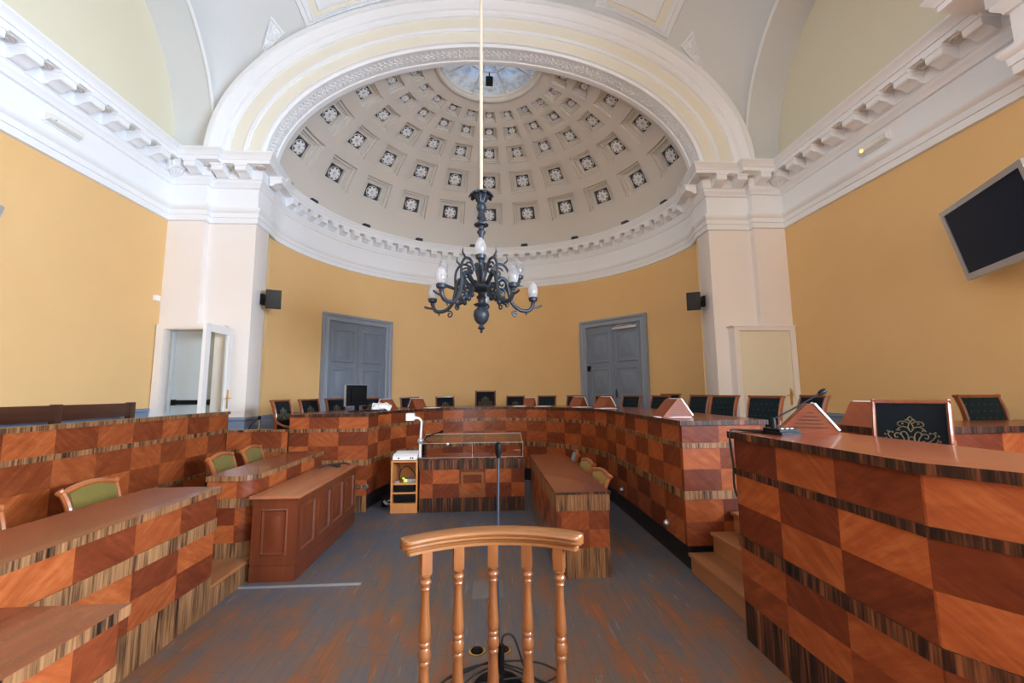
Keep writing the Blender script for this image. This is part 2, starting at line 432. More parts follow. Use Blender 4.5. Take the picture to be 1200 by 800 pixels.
# ------------------------------------------------------------------ room shell
XL, XR, YF, YB = -5.36, 5.42, 7.2, -4.2
CX = .04; AC = (.05, 7.72); AR = 4.12
def apse_arc(r, a0, a1, n): return [(AC[0] + r * math.cos(R(a0 + (a1 - a0) * k / n)), AC[1] + r * math.sin(R(a0 + (a1 - a0) * k / n))) for k in range(n + 1)]
left_nave = [(XL, YB), (XL, YF)]
left_pier = [(XL, YF), (-4.76, YF), (-4.76, YF + .12), (-3.98, YF + .12), (-3.98, 7.74), (-4.06, 7.9)]
apse = apse_arc(AR, 176, 4, 48)
right_pier = [(4.16, 7.9), (4.05, 7.74), (4.05, YF + .12), (4.84, YF + .12), (4.84, YF), (XR, YF)]
right_nave = [(XR, YF), (XR, YB)]

bm = bm_new(); box(bm, -5.6, 5.7, YB - .2, 12.2, -.15, 0.0)
structure('floor', bm, M['floor'], 'worn brown parquet floor with grey scuffed patches', 'floor')
bm = bm_new(); strip(bm, left_nave, 0, 4.62, 0, .15)
structure('wall_left', bm, M['yellow'], 'sunlit yellow left side wall', 'wall')
bm = bm_new(); strip(bm, right_nave, 0, 4.62, 0, .15)
structure('wall_right', bm, M['yellow'], 'shaded yellow right side wall', 'wall')
bm = bm_new(); strip(bm, apse, 0, 5.6, 0, .15, smooth=True)
structure('wall_apse', bm, M['yellow'], 'curved yellow wall of the apse behind the judges', 'wall')
bm = bm_new()
strip(bm, left_pier, 2.73, 5.7, 0, .1); strip(bm, [(XL, YF), (-5.22, YF)], 0, 2.73, 0, .1)
strip(bm, [(-4.33, YF + .12), (-3.98, YF + .12), (-3.98, 7.74), (-4.06, 7.9)], 0, 2.73, 0, .1)
structure('wall_corner_left', bm, M['cream'], 'cream pilaster wall at the left corner with the open doorway', 'wall')
bm = bm_new(); strip(bm, right_pier, 0, 5.7, 0, .1)
structure('wall_corner_right', bm, M['cream'], 'cream pilaster wall at the right corner with the closed door', 'wall')
bm = bm_new(); strip(bm, [(XR, YB), (XL, YB)], 0, 9.2, 0, .15)
structure('wall_back', bm, M['yellow'], 'rear wall behind the viewer', 'wall')
# lunette walls over the cornice
for sx, X, nm in ((-1, XL, 'left'), (1, XR, 'right')):
    bm = bm_new(); x0, x1 = (X - .15, X) if sx < 0 else (X, X + .15)
    box(bm, x0, x1, YB, YF + .1, 4.6, 9.0)
    structure('wall_lunette_' + nm, bm, M['lunette'], 'pale yellow lunette wall above the %s cornice' % nm, 'wall')

# dado
def dado(paths, h=0.0):
    bm = bm_new()
    for p in paths: sweep(bm, p, [(0, 0), (.012, 0), (.012, 1.16 + h), (.03, 1.175 + h), (.03, 1.21 + h), (0, 1.22 + h)])
    return bm
structure('baseboard_left', dado([[(XL, YB), (XL, YF), (-5.35, YF)]], .17), M['dado'], 'blue grey dado along the left wall', 'dado')
structure('baseboard_pier', dado([[(-4.3, YF + .12), (-3.98, YF + .12), (-3.98, 7.74), (-4.06, 7.9)]]), M['dado'], 'blue grey dado round the left pilaster', 'dado')
structure('baseboard_apse', dado([apse]), M['dado'], 'blue grey dado round the curved apse wall', 'dado')
structure('baseboard_right', dado([right_pier[:4] + [(4.84, YF + .12)][:0], [(5.38, YF), (XR, YF), (XR, YB)]]), M['dado'], 'blue grey dado along the right wall', 'dado')

# cornice ------------------------------------------------------------
PROF = [(0, 4.50), (.035, 4.51), (.04, 4.60), (.055, 4.605), (.06, 4.68), (.085, 4.70), (.105, 4.74), (.105, 4.765), (.03, 4.78), (.015, 4.80), (.015, 5.13), (.045, 5.14), (.05, 5.165), (.085, 5.20), (.10, 5.225), (.10, 5.25), (.115, 5.26), (.115, 5.43), (.34, 5.432), (.34, 5.49), (.355, 5.495), (.36, 5.52), (.40, 5.56), (.425, 5.585), (.425, 5.605), (0, 5.63)]
def scaled_sweep(bm, path, sc, prof, mi=0):
    V = []
    for o, z in prof:
        row = []
        base = offset_path(path, 1.0)
        for p, q, s in zip(path, base, sc):
            row.append(bm.verts.new((p[0] + (q[0] - p[0]) * o * s, p[1] + (q[1] - p[1]) * o * s, z)))
        V.append(row)
    for a, b in zip(V, V[1:]):
        for i in range(len(path) - 1): bm.faces.new([a[i], a[i + 1], b[i + 1], b[i]])
    for i in (0, -1): bm.faces.new([r[i] for r in V])
def modillion_mesh(depth, hw):
    bm = bm_new(); d = depth
    prism(bm, [(0, 0), (0, -.165), (d * .2, -.17), (d * .36, -.155), (d * .5, -.13), (d * .75, -.118), (d * .94, -.115), (d, -.10), (d, 0)], -hw, hw, 'X')
    prism(bm, [(0, 0), (0, -.03), (d * 1.07, -.03), (d * 1.07, 0)], -hw - .012, hw + .012, 'X')
    return mesh('modillion', bm, M['white'])
def patera_mesh(r):
    bm = bm_new()
    lathe(bm, [(r, 0), (r, -.012), (r * .9, -.022), (r * .78, -.012)], segs=16)
    for k in range(6):
        a = k * PI / 3; ball(bm, (r * .45 * math.cos(a), r * .45 * math.sin(a), -.014), r * .26, 1, 1, .6, 6, 4)
    ball(bm, (0, 0, -.02), r * .2, u=6, v=4)
    return mesh('patera', bm, M['dome'])
MOD, MODA, PAT, PATA = modillion_mesh(.215, .092), modillion_mesh(.15, .078), patera_mesh(.085), patera_mesh(.06)
def put(me, name, parent, loc, rz):
    o = link(bpy.data.objects.new(name, me)); o.parent = parent; o.location = loc; o.rotation_euler = (0, 0, rz); return o
def mod_line(parent, p, nrm, apse_=False):
    rz = math.atan2(nrm[1], nrm[0]) - PI / 2; s = .075 if apse_ else .115
    put(MODA if apse_ else MOD, 'modillion', parent, (p[0] + nrm[0] * s, p[1] + nrm[1] * s, 5.431), rz)
def pat_line(parent, p, nrm, apse_=False):
    s = .15 if apse_ else .225
    put(PATA if apse_ else PAT, 'patera', parent, (p[0] + nrm[0] * s, p[1] + nrm[1] * s, 5.431), 0)
LSEG = [(XL, YB), (XL, 2.75), (-4.92, 2.75), (-4.92, 3.38), (XL, 3.38), (XL, YF), (-4.76, YF), (-4.76, YF + .12), (-3.98, YF + .12)]
RSEG = [(4.05, YF + .12), (4.84, YF + .12), (4.84, YF), (XR, YF), (XR, 3.38), (4.98, 3.38), (4.98, 2.75), (XR, 2.75), (XR, YB)]
ASEG = [(-3.98, YF + .12), (-3.98, 7.74)] + apse_arc(AR, 174, 6, 60) + [(4.05, 7.74), (4.05, YF + .12)]
bm = bm_new(); lp = LSEG + [(-3.98, 7.74)]; scaled_sweep(bm, lp, [1] * (len(lp) - 1) + [.66], PROF)
tl = structure('trim_left', bm, M['white'], 'white modillion cornice along the sunlit left wall', 'cornice')
bm = bm_new(); rp = [(4.05, 7.74)] + RSEG; scaled_sweep(bm, rp, [.66] + [1] * (len(rp) - 1), PROF)
tr = structure('trim_right', bm, M['white'], 'white modillion cornice along the shaded right wall', 'cornice')
bm = bm_new(); scaled_sweep(bm, ASEG[1:-1], [.66] * (len(ASEG) - 2), PROF)
ta = structure('trim_apse', bm, M['white'], 'white modillion cornice curving round the apse under the dome', 'cornice', sharp=30)
for k in range(9):
    y = 3.87 + .39 * k
    mod_line(tl, (XL, y), (1, 0)); mod_line(tr, (XR, y - .08), (-1, 0))
    if k < 8: pat_line(tl, (XL, y + .195), (1, 0)); pat_line(tr, (XR, y + .115), (-1, 0))
for x in (-4.86, -4.5, -4.12):
    y = YF if x < -4.76 else YF + .12
    mod_line(tl, (x, y), (0, -1)); pat_line(tl, (x - .19, y), (0, -1)); mod_line(tr, (.06 - x, y), (0, -1)); pat_line(tr, (.25 - x, y), (0, -1))
pat_line(tl, (-3.92, YF + .12), (.3, -.95)); pat_line(tr, (3.99, YF + .12), (-.3, -.95))
mod_line(tl, (-3.98, 7.52), (1, 0)); mod_line(tr, (4.05, 7.52), (-1, 0))
NM = 37
for k in range(NM):
    a = R(171 - 162 * k / (NM - 1)); p = (AC[0] + AR * math.cos(a), AC[1] + AR * math.sin(a)); mod_line(ta, p, (-math.cos(a), -math.sin(a)), True)
    if k < NM - 1:
        a -= R(162 / (NM - 1) / 2); p = (AC[0] + AR * math.cos(a), AC[1] + AR * math.sin(a)); pat_line(ta, p, (-math.cos(a), -math.sin(a)), True)
for tt, x, s_ in ((tl, XL, 1), (tr, XR, -1)):
    bm = bm_new()
    for k in range(5):
        a = R(20 + 12.5 * k); c = Vector((x + s_ * .1, YF - .1, 5.4)); u = Vector((s_ * math.cos(a), -math.sin(a), 0))
        tube(bm, [c + u * .02 + Vector((0, 0, -.16)), c + u * .14 + Vector((0, 0, -.12)), c + u * .24 + Vector((0, 0, -.03)), c + u * .26 + Vector((0, 0, .03))], [.03, .04, .035, .015], 6)
    part('acanthus_leaf', bm, M['white'], tt)
# console brackets under the cornice breaks
for sx, X, nm, par in ((-1, XL, 'left', tl), (1, XR, 'right', tr)):
    bm = bm_new(); s = -sx
    prism(bm, [(X, 5.14), (X, 4.62), (X + s * .10, 4.60), (X + s * .16, 4.66), (X + s * .2, 4.80), (X + s * .30, 4.95), (X + s * .40, 5.02), (X + s * .42, 5.14)], 2.82, 3.3, 'Y')
    for y in (2.9, 3.06, 3.22): tube(bm, [(X + s * .17, y, 4.64), (X + s * .235, y, 4.82), (X + s * .33, y, 4.95), (X + s * .42, y, 5.03)], .03, 6)
    part('console', bm, M['white'], par)
    for y in (2.9, 3.23): mod_line(par, (X - sx * .44, y), (s, 0))

# vaults ------------------------------------------------------------
VA, VB, VZ = 4.74, 3.1, 5.62
def vf(x): return VZ + VB * math.sqrt(max(0, 1 - ((x - CX) / VA) ** 2))
def vault(x, s): return (x, 5.29 + 1.91 * math.sqrt(max(0, 1 - s * s)), vf(x) + 2.55 * s)
bm = bm_new(); nx, ny = 56, 28
grid = []
for j in range(ny + 1):
    ph = PI * j / ny
    grid.append([bm.verts.new((CX - VA * math.cos(PI * i / nx), 5.29 + 1.91 * math.cos(ph), VZ + VB * math.sin(PI * i / nx) + 2.55 * math.sin(ph))) for i in range(nx + 1)])
for a, b in zip(grid, grid[1:]):
    for i in range(nx): bm.faces.new([a[i], a[i + 1], b[i + 1], b[i]]).smooth = True
cv = structure('ceiling', bm, M['vault'], 'pale plaster sail vault over the courtroom', 'ceiling', sharp=60)
for nm, xs, flip in (('left', (-3.24, -1.95), 1), ('right', (3.42, 2.04), -1)):
    bm = bm_new(); xo, xi = xs
    # nested rectangles on the vault surface, (x, s) corners, each level pushed out from the surface
    def VP(u, w, off):
        x = xo + (xi - xo) * u - flip * .28 * w; s = (.11 if flip > 0 else .15) + .34 * w
        p = Vector(vault(x, s)); n = Vector((-.1 * x, -1, -.9 * s)).normalized()
        return p + n * off
    lv = [(0, -.01), (0, .045), (.05, .05), (.055, .035), (.16, .035), (.165, .05), (.19, .05), (.195, .02), (.33, .02), (.34, .05), (.40, .045), (.41, .02), (.5, .02)]
    prev = None
    N = 10
    def ring(ins, off):
        pu = ins * .62; pw = ins * .62
        pts = [(pu + (1 - 2 * pu) * k / N, pw) for k in range(N)] + [(1 - pu, pw + (1 - 2 * pw) * k / N) for k in range(N)] + [(1 - pu - (1 - 2 * pu) * k / N, 1 - pw) for k in range(N)] + [(pu, 1 - pw - (1 - 2 * pw) * k / N) for k in range(N)]
        return [bm.verts.new(VP(u, w, off)) for u, w in pts]
    rs = [ring(i, o) for i, o in lv]
    for k, (a, b) in enumerate(zip(rs, rs[1:])):
        mi = 1 if k in (7, 8) else 0
        for i in range(4 * N): bm.faces.new([a[i], a[(i + 1) % (4 * N)], b[(i + 1) % (4 * N)], b[i]]).material_index = mi
    bm.faces.new(rs[-1])
    for w0 in (.065,):
        for k in range(34):
            u = .06 + .88 * k / 33; ball(bm, VP(u, w0, .045), .018, u=6, v=4); 
        for k in range(20):
            w = .08 + .84 * k / 19; ball(bm, VP(.06, w, .045), .018, u=6, v=4)
    part('panel_frame', bm, [M['white'], M['archband']], cv)
    bm = bm_new(); sgn = -1 if nm == 'left' else 1; k0 = CX if sgn > 0 else 0
    A = [(3.83 * sgn + k0, .33), (3.62 * sgn + k0, .16), (4.03 * sgn + k0, .115)]
    def TP(p, off): q = Vector(vault(*p)); return q + Vector((-.12 * p[0], -1, -.6 * p[1])).normalized() * off
    cen = (sum(p[0] for p in A) / 3, sum(p[1] for p in A) / 3)
    def inset(f): return [(p[0] + (cen[0] - p[0]) * f, p[1] + (cen[1] - p[1]) * f) for p in A]
    rr = [[bm.verts.new(TP(p, o)) for p in inset(f)] for f, o in ((0, -.01), (0, .04), (.18, .045), (.2, .012), (.9, .012))]
    for a, b in zip(rr, rr[1:]):
        for i in range(3): bm.faces.new([a[i], a[(i + 1) % 3], b[(i + 1) % 3], b[i]])
    random.seed(3)
    for k in range(24):
        a, b = sorted((random.random(), random.random())); w = (a, b - a, 1 - b); I = inset(.28)
        p = (sum(q[0] * v for q, v in zip(I, w)), sum(q[1] * v for q, v in zip(I, w))); ball(bm, TP(p, .015), .03, u=6, v=4)
    part('corner_ornament', bm, M['white'], cv)
# wall arches (soffit bands + ribs) over the side walls, and rear barrel
for sx, x0, x1, nm in ((-1, XL, CX - VA, 'left'), (1, XR, CX + VA, 'right')):
    bm = bm_new(); n = 36; prof = [(5.29 + 1.91 * math.cos(PI * k / n), VZ + 2.55 * math.sin(PI * k / n)) for k in range(n + 1)]
    a = [bm.verts.new((x0, *p)) for p in prof]; b = [bm.verts.new((x1, *p)) for p in prof]
    for k in range(n): bm.faces.new([a[k], a[k + 1], b[k + 1], b[k]]).smooth = True
    t = structure('trim_arch_' + nm, bm, M['vault'], 'plaster arch band over the %s lunette' % nm, 'arch')
    bm = bm_new(); tube(bm, [(x1, *p) for p in prof], .028, 6); part('rib', bm, M['white'], t)
bm = bm_new(); n = 40
for k in range(n):
    p, q = [(CX - VA * math.cos(PI * (k + d) / n), VZ + VB * math.sin(PI * (k + d) / n)) for d in (0, 1)]
    quad(bm, [(p[0], 3.38, p[1]), (q[0], 3.38, q[1]), (q[0], YB, q[1]), (p[0], YB, p[1])], smooth=True)
for x0, x1 in ((XL, CX - VA), (CX + VA, XR)): box(bm, x0, x1, YB, 3.38, 5.6, 5.7)
structure('ceiling_rear', bm, M['vault'], 'plain barrel vault behind the viewer', 'ceiling')

# triumphal arch -----------------------------------------------------
IA, IB, IZ = 3.93, 2.42, 5.55
OA, OB, OZ = VA, VB, VZ
ARCH = [(0, 7.72, 0), (.0, 7.66, 0), (-.025, 7.65, 0), (-.025, 7.59, 0), (.0, 7.58, 0), (0.0, 7.30, 1), (0, 7.29, 0), (-.03, 7.275, 0), (-.03, 7.235, 0), (.03, 7.22, 0), (.035, 7.18, 0), (.30, 7.18, 2), (.305, 7.15, 0), (.37, 7.14, 0), (.375, 7.16, 0), (.66, 7.16, 2), (.665, 7.11, 0), (.70, 7.08, 0), (.76, 7.075, 0), (.77, 7.04, 0), (.83, 6.99, 0), (.90, 6.96, 0), (.905, 6.93, 0), (1.0, 6.93, 0), (1.02, 7.22, 0)]
def arch_pt(f, t):
    a, b, z = IA + (OA - IA) * f, IB + (OB - IB) * f, IZ + (OZ - IZ) * f
    return CX - a * math.cos(t), z + b * math.sin(t)
bm = bm_new(); n = 72; rows = []
for f, y, mi in ARCH: rows.append([bm.verts.new((lambda p: (p[0], y, p[1]))(arch_pt(f, PI * k / n))) for k in range(n + 1)])
for j, (a, b) in enumerate(zip(rows, rows[1:])):
    for k in range(n):
        fc = bm.faces.new([a[k], a[k + 1], b[k + 1], b[k]]); fc.material_index = 1 if ARCH[j + 1][2] == 2 else 0; fc.smooth = True
ar = structure('trim_arch_apse', bm, [M['white'], M['archband']], 'broad moulded arch framing the coffered apse dome', 'arch', sharp=25)
bm = bm_new()
for k in range(118):
    t = PI * (k + .5) / 118; x, z = arch_pt(0, t)
    tx, tz = arch_pt(0, t + .01); d = Vector((tx - x, 0, tz - z)).normalized(); nrm = Vector((d.z, 0, -d.x))
    if nrm.dot(Vector((CX - x, 0, 5 - z))) < 0: nrm = -nrm
    m = Matrix((d, Vector((0, 1, 0)), nrm)).transposed().to_4x4(); m.translation = (x, 7.44, z)
    for (ox, oy, r, sx, sy) in ((0, 0, .03, 1, 1), (.012, -.07, .03, .6, 1.5), (.012, .07, .03, .6, 1.5), (.045, -.045, .02, 1.2, .7), (.045, .045, .02, 1.2, .7)):
        ball(bm, (ox, oy, 0), r, sx, sy, .7, 6, 4, mat=m)
part('leaf_ornament', bm, M['white'], ar)

# dome ---------------------------------------------------------------
DR, DZ, DB = 4.08, 5.60, 2.47
ROWS = [(13.2, 31.2), (31.2, 46.6), (46.6, 57.8), (57.8, 65.4), (65.4, 71.6)]
def dome_pt(th, t, dep=0.0):
    a, b = DR + dep, DB + dep * .9
    r = a * math.cos(R(t)); return Vector((AC[0] + r * math.sin(R(th)), AC[1] + r * math.cos(R(th)), DZ + b * math.sin(R(t))))
ST = 16.0
LEV = [(.70, 0), (.685, .07), (.58, .07), (.565, .12), (.50, .12), (.49, .145), (.375, .145), (.365, .20)]
cell = [-1.0] + [-e for e, d in LEV] + [0.0] + [e for e, d in LEV[::-1]] + [1.0]
def depth(m):
    d = 0.0
    for e, dd in LEV:
        if m <= e + 1e-6: d = dd
    return d
us = [-90.0 + 2.0 * k / 2 for k in range(0, 2)]
cols = [(-90.0, None), (-88.0 - .01, None)]
cols = []
for c in range(-5, 6):
    for e in (cell if c == -5 else cell[1:]): cols.append((c * ST + e * ST / 2, e))
cols = [(-90.0, 1.0)] + cols + [(90.0, 1.0)]
rws = [(0.0, 1.0), (6.0, 1.0)]
for i, (t0, t1) in enumerate(ROWS):
    for e in (cell if i == 0 else cell[1:]): rws.append(((t0 + t1) / 2 + e * (t1 - t0) / 2, e))
rws.append((75.2, 1.0))
bm = bm_new(); G = []
for t, ev in rws:
    row = []
    for th, eu in cols:
        k = .55 + .45 * math.cos(R(t)) if t > 30 else 1.0
        row.append(bm.verts.new(dome_pt(th, t, depth(max(abs(ev), abs(eu))) * k)))
    G.append(row)
for j in range(len(rws) - 1):
    for i in range(len(cols) - 1):
        f = bm.faces.new([G[j][i], G[j][i + 1], G[j + 1][i + 1], G[j + 1][i]])
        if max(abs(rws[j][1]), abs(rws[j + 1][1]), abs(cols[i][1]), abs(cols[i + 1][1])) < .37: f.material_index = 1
# close the rim at the arch
L = 40
rim = [dome_pt(90, 75.2 * k / L) for k in range(L + 1)]
dm = structure('ceiling_dome', bm, [M['dome'], M['coffer']], 'coffered plaster half dome with rosettes over the apse', 'dome', sharp=20)
bm = bm_new()
for k in range(60):
    t0, t1 = PI * k / 60, PI * (k + 1) / 60
    def q(t, f):
        a = arch_pt(0, t); return (a[0] + (a[0] - CX) * f, 7.72, a[1] + (.35 * math.sin(t)) * f * 3)
    quad(bm, [q(t0, 0), q(t1, 0), q(t1, .25), q(t0, .25)])
structure('ceiling_rim', bm, M['dome'], 'plaster rim between the arch and the dome', 'dome')
def rosette_mesh():
    bm = bm_new()
    for k in range(8):
        a = k * PI / 4 + PI / 8; m = Matrix.Rotation(a, 4, 'Z')
        ball(bm, (.58, 0, .10), .30, 1.05, .80, .30, 8, 5, mat=m)
    for k in range(8):
        m = Matrix.Rotation(k * PI / 4, 4, 'Z'); ball(bm, (.31, 0, .17), .17, 1.1, .5, .4, 6, 4, mat=m)
    ball(bm, (0, 0, .26), .15, 1, 1, .8, 8, 5)
    lathe(bm, [(.96, -.05), (.98, .05), (.92, .07), (.89, 0)], segs=24, caps=False)
    return mesh('rosette', bm, M['white'])
ROS = rosette_mesh()
for (t0, t1) in ROWS:
    t = (t0 + t1) / 2; k = .55 + .45 * math.cos(R(t)) if t > 30 else 1.0
    for c in range(-5, 6):
        p = dome_pt(c * ST, t, .2 * k)
        ex = (dome_pt(c * ST + 1, t) - dome_pt(c * ST - 1, t)).normalized(); ey = (dome_pt(c * ST, t + 1) - dome_pt(c * ST, t - 1)).normalized()
        ez = ex.cross(ey).normalized()
        if ez.dot(Vector((AC[0], AC[1], 5)) - p) < 0: ez = -ez
        ey = ez.cross(ex)
        s = .365 * .5 * min(R(ST) * DR * math.cos(R(t)), (dome_pt(0, t1) - dome_pt(0, t0)).length) * 1.0
        m = Matrix((ex * s, ey * s, ez * s)).transposed().to_4x4(); m.translation = p + ez * .02
        o = link(bpy.data.objects.new('rosette', ROS)); o.parent = dm; o.matrix_basis = m
# oculus
OR_ = .96
bm = bm_new(); top = DZ + DB * math.sin(R(75.2)); rr = DR * math.cos(R(75.2))
def half(bm, prof, n=40, smooth=True):
    rows = [[bm.verts.new((AC[0] + r * math.cos(PI * k / n), AC[1] + r * math.sin(PI * k / n), z)) for k in range(n + 1)] for r, z in prof]
    for a, b in zip(rows, rows[1:]):
        for k in range(n): bm.faces.new([a[k], a[k + 1], b[k + 1], b[k]]).smooth = smooth
half(bm, [(rr + .06, top + .03), (rr + .03, top - .04), (rr - .02, top - .05), (rr - .05, top - .03), (rr - .06, top + .02), (OR_, top + .03), (OR_ - .01, top + .09), (OR_ + .05, top + .09), (OR_ + .05, 8.45), (OR_ + .2, 8.45), (OR_ + .2, top + .05)])
oc = structure('window_1', bm, M['dome'], 'round glazed oculus at the crown of the apse dome', 'skylight', sharp=30)
bm = bm_new(); gz = top + .07
half(bm, [(OR_ + .02, gz), (.45, gz + .12), (.01, gz + .16)]); part('pane', bm, M['skylight'], oc)
bm = bm_new()
for k in range(4):
    a = k * PI / 4 + PI / 8; tube(bm, [(AC[0] + r * math.cos(a), AC[1] + r * math.sin(a), gz - .012 + .12 * min(1, (OR_ - r) / .5)) for r in (OR_, .45, .02)], .016, 6)
tube(bm, [(AC[0] + .42 * math.cos(PI * k / 24), AC[1] + .42 * math.sin(PI * k / 24), gz + .108) for k in range(25)], .014, 6)
part('glazing_bar', bm, M['dome'], oc)
bm = bm_new(); cyl = AC[1] + .42
box(bm, AC[0] - .075, AC[0] + .075, cyl - .06, cyl + .06, gz - .16, gz - .02, bev=.01); tube(bm, [(AC[0], cyl, gz - .02), (AC[0], cyl, gz + .14)], .012, 6)
single('ceiling_camera', bm, M['black'], (AC[0], cyl, gz - .16), 'small black box hanging from the glass of the round skylight', 'camera', world=True)

# doors ---------------------------------------------------------------
def grey_door(nm, p0, p1, side, label):
    a, b = Vector((*p0, 0)), Vector((*p1, 0)); d = (b - a); w = d.length; ex = d.normalized(); mid = (a + b) / 2
    ey = Vector((AC[0], AC[1], 0)) - mid; ey = (ey - ex * ey.dot(ex)).normalized()
    root = thing(nm, (mid.x, mid.y, .51), label, 'door', kind='structure', rz=math.atan2(ex.y, ex.x))
    # local: x along the door, y: -> into the room is +y if ey matches
    s = 1 if (Matrix.Rotation(math.atan2(ex.y, ex.x), 3, 'Z') @ Vector((0, 1, 0))).dot(ey) > 0 else -1
    H = 2.88; fw_ = .17
    bm = bm_new()
    path = [(-w / 2 + fw_, 0), (-w / 2 + fw_, H - fw_), (w / 2 - fw_, H - fw_), (w / 2 - fw_, 0)]
    pr = [(0, -.06), (0, .05), (.02, .06), (.03, .05), (.10, .05), (.105, .065), (.13, .085), (.17, .09), (.17, -.06)]
    rows = []
    for o, y in pr: rows.append([bm.verts.new((p[0], s * y, p[1])) for p in offset_path(path, -o)])
    for q, r in zip(rows, rows[1:]):
        for i in range(3): bm.faces.new([q[i], q[i + 1], r[i + 1], r[i]])
    for i in (0, -1): bm.faces.new([r[i] for r in rows])
    part('door_frame', bm, M['greyframe'], root)
    iw = w / 2 - fw_
    for sg in (-1, 1):
        bm = bm_new(); x0, x1 = (-iw, -.004) if sg < 0 else (.004, iw)
        y0, y1 = sorted((s * -.05, s * .0)); box(bm, x0, x1, y0, y1, 0, H - fw_)
        hs = [(.12, .78), (.90, 1.66), (1.78, 2.56)]
        for z0, z1 in hs:
            xa, xb = x0 + .09, x1 - .09
            sp = [(0, .0), (.02, .022), (.05, .022), (.06, .004), (.12, .004), (.14, .018), (.3, .018)]
            N = 4; prev = None
            for ins, off in sp:
                ins = min(ins, (xb - xa) / 2 - .01); yy = s * (.0 + off)
                ring = [bm.verts.new(v) for v in ((xa + ins, yy, z0 + ins), (xb - ins, yy, z0 + ins), (xb - ins, yy, z1 - ins), (xa + ins, yy, z1 - ins))]
                if prev:
                    for i in range(4): bm.faces.new([prev[i], prev[(i + 1) % 4], ring[(i + 1) % 4], ring[i]])
                prev = ring
            bm.faces.new(prev)
        lf = part('door_leaf', bm, M['greydoor'], root)
        bm = bm_new(); tube(bm, [(sg * .06, s * .0, 1.02), (sg * .06, s * .06, 1.02), (sg * .14, s * .06, 1.02)], .011, 8); box(bm, sg * .06 - .02, sg * .06 + .02, min(s * .0, s * .01), max(s * .0, s * .01), .92, 1.12)
        if sg == 1: part('handle', bm, M['iron'], lf)
        else: bm.free()
    if side == 'right':
        bm = bm_new(); box(bm, -iw + .02, -iw + .11, min(s * .0, s * .05), max(s * .0, s * .05), 1.58, 1.72, bev=.008); part('lock', bm, M['black'], root)
        bm = bm_new(); box(bm, .02, iw - .1, min(s * .0, s * .05), max(s * .0, s * .05), 2.58, 2.64, bev=.008); tube(bm, [(.1, s * .04, 2.66), (.35, s * .07, 2.67), (.55, s * .02, 2.66)], .01, 6); part('door_closer', bm, M['steel'], root)
grey_door('door_1', (-3.655, 9.53), (-2.478, 10.98), 'left', 'tall grey panelled double door on the left of the apse, behind the computer screen')
grey_door('door_2', (2.475, 11.05), (3.712, 9.61), 'right', 'tall grey panelled double door on the right of the apse')
# right small cream door
rd = thing('door_3', (4.86, YF, .51), 'closed cream door with a brass handle in the right corner pilaster', 'door', kind='structure')
bm = bm_new(); H = 2.11
for x0, x1 in ((-.565, -.47), (.455, .55)): box(bm, x0, x1, -.06, .12, 0, H)
box(bm, -.565, .55, -.06, .12, H, H + .07); box(bm, -.60, .56, -.075, .12, H + .07, H + .095)
part('door_frame', bm, M['cream'], rd)
bm = bm_new(); box(bm, -.465, .45, -.035, .02, .005, H - .005)
for sp in ((-.38, .36, .12, .9), (-.38, .36, 1.02, 2.0)):
    for k, (i, o) in enumerate(((0, .0), (.006, .004))): pass
lf = part('door_leaf', bm, M['creamdoor'], rd)
bm = bm_new(); box(bm, .37, .41, -.045, -.03, .82, 1.10, bev=.006); tube(bm, [(.39, -.04, .99), (.39, -.09, .99), (.28, -.095, .985)], .011, 8); ball(bm, (.39, -.05, 1.05), .022)
part('handle', bm, M['brass'], lf)
# left doorway with open glazed leaf
ld = thing('door_4', (-4.78, YF, .51), 'open white doorway in the left corner with a glazed leaf swung out', 'door', kind='structure'); H = 2.2
bm = bm_new()
box(bm, -.50, -.44, -.04, .5, 0, H - .06); box(bm, .33, .47, -.02, .5, 0, H - .06); box(bm, -.50, .47, -.04, .5, H - .06, H)
box(bm, -.56, -.445, -.07, -.041, 0, H - .05); box(bm, -.56, .5, -.07, -.041, H - .05, H + .03)
part('door_frame', bm, M['cream'], ld)
bm = bm_new(); box(bm, -.425, .33, .12, .16, 0, H - .065); box(bm, -.425, -.37, .10, .119, 0, H - .07)
il = part('inner_leaf', bm, M['innerdoor'], ld)
bm = bm_new(); box(bm, -.33, .28, .055, .08, .93, 1.0, bev=.008); box(bm, -.33, -.29, .05, .125, .92, 1.01); box(bm, .24, .28, .05, .125, .92, 1.01); part('push_bar', bm, M['black'], il)
bm = bm_new(); box(bm, -.5, .47, .5, .52, 0, H); part('passage_dark', bm, M['black'], ld)  # black sheet standing for the dark of the unlit passage
# leaf perpendicular to the wall at x = -4.2, swung towards the room
bm = bm_new(); lx = .60; L0, L1 = -.03, -.70
def lbox(y0, y1, z0, z1, t=.025): box(bm, lx - t, lx + t, min(y0, y1), max(y0, y1), z0, z1)
HL = 2.15
lbox(L0, L0 - .11, 0, HL); lbox(L1, L1 + .11, 0, HL); lbox(L0 - .11, L1 + .11, HL - .12, HL); lbox(L0 - .11, L1 + .11, 0, .25)
gl = part('door_leaf', bm, M['whitedoor'], ld)
bm = bm_new(); box(bm, lx - .004, lx + .004, L1 + .1, L0 - .1, .24, HL - .11); part('pane', bm, M['glass'], gl)
bm = bm_new(); box(bm, lx + .025, lx + .035, L0 - .075, L0 - .035, .86, 1.16, bev=.004); tube(bm, [(lx + .03, L0 - .055, 1.03), (lx + .075, L0 - .055, 1.03), (lx + .08, L0 - .17, 1.025)], .011, 8); part('handle', bm, M['brass'], gl)

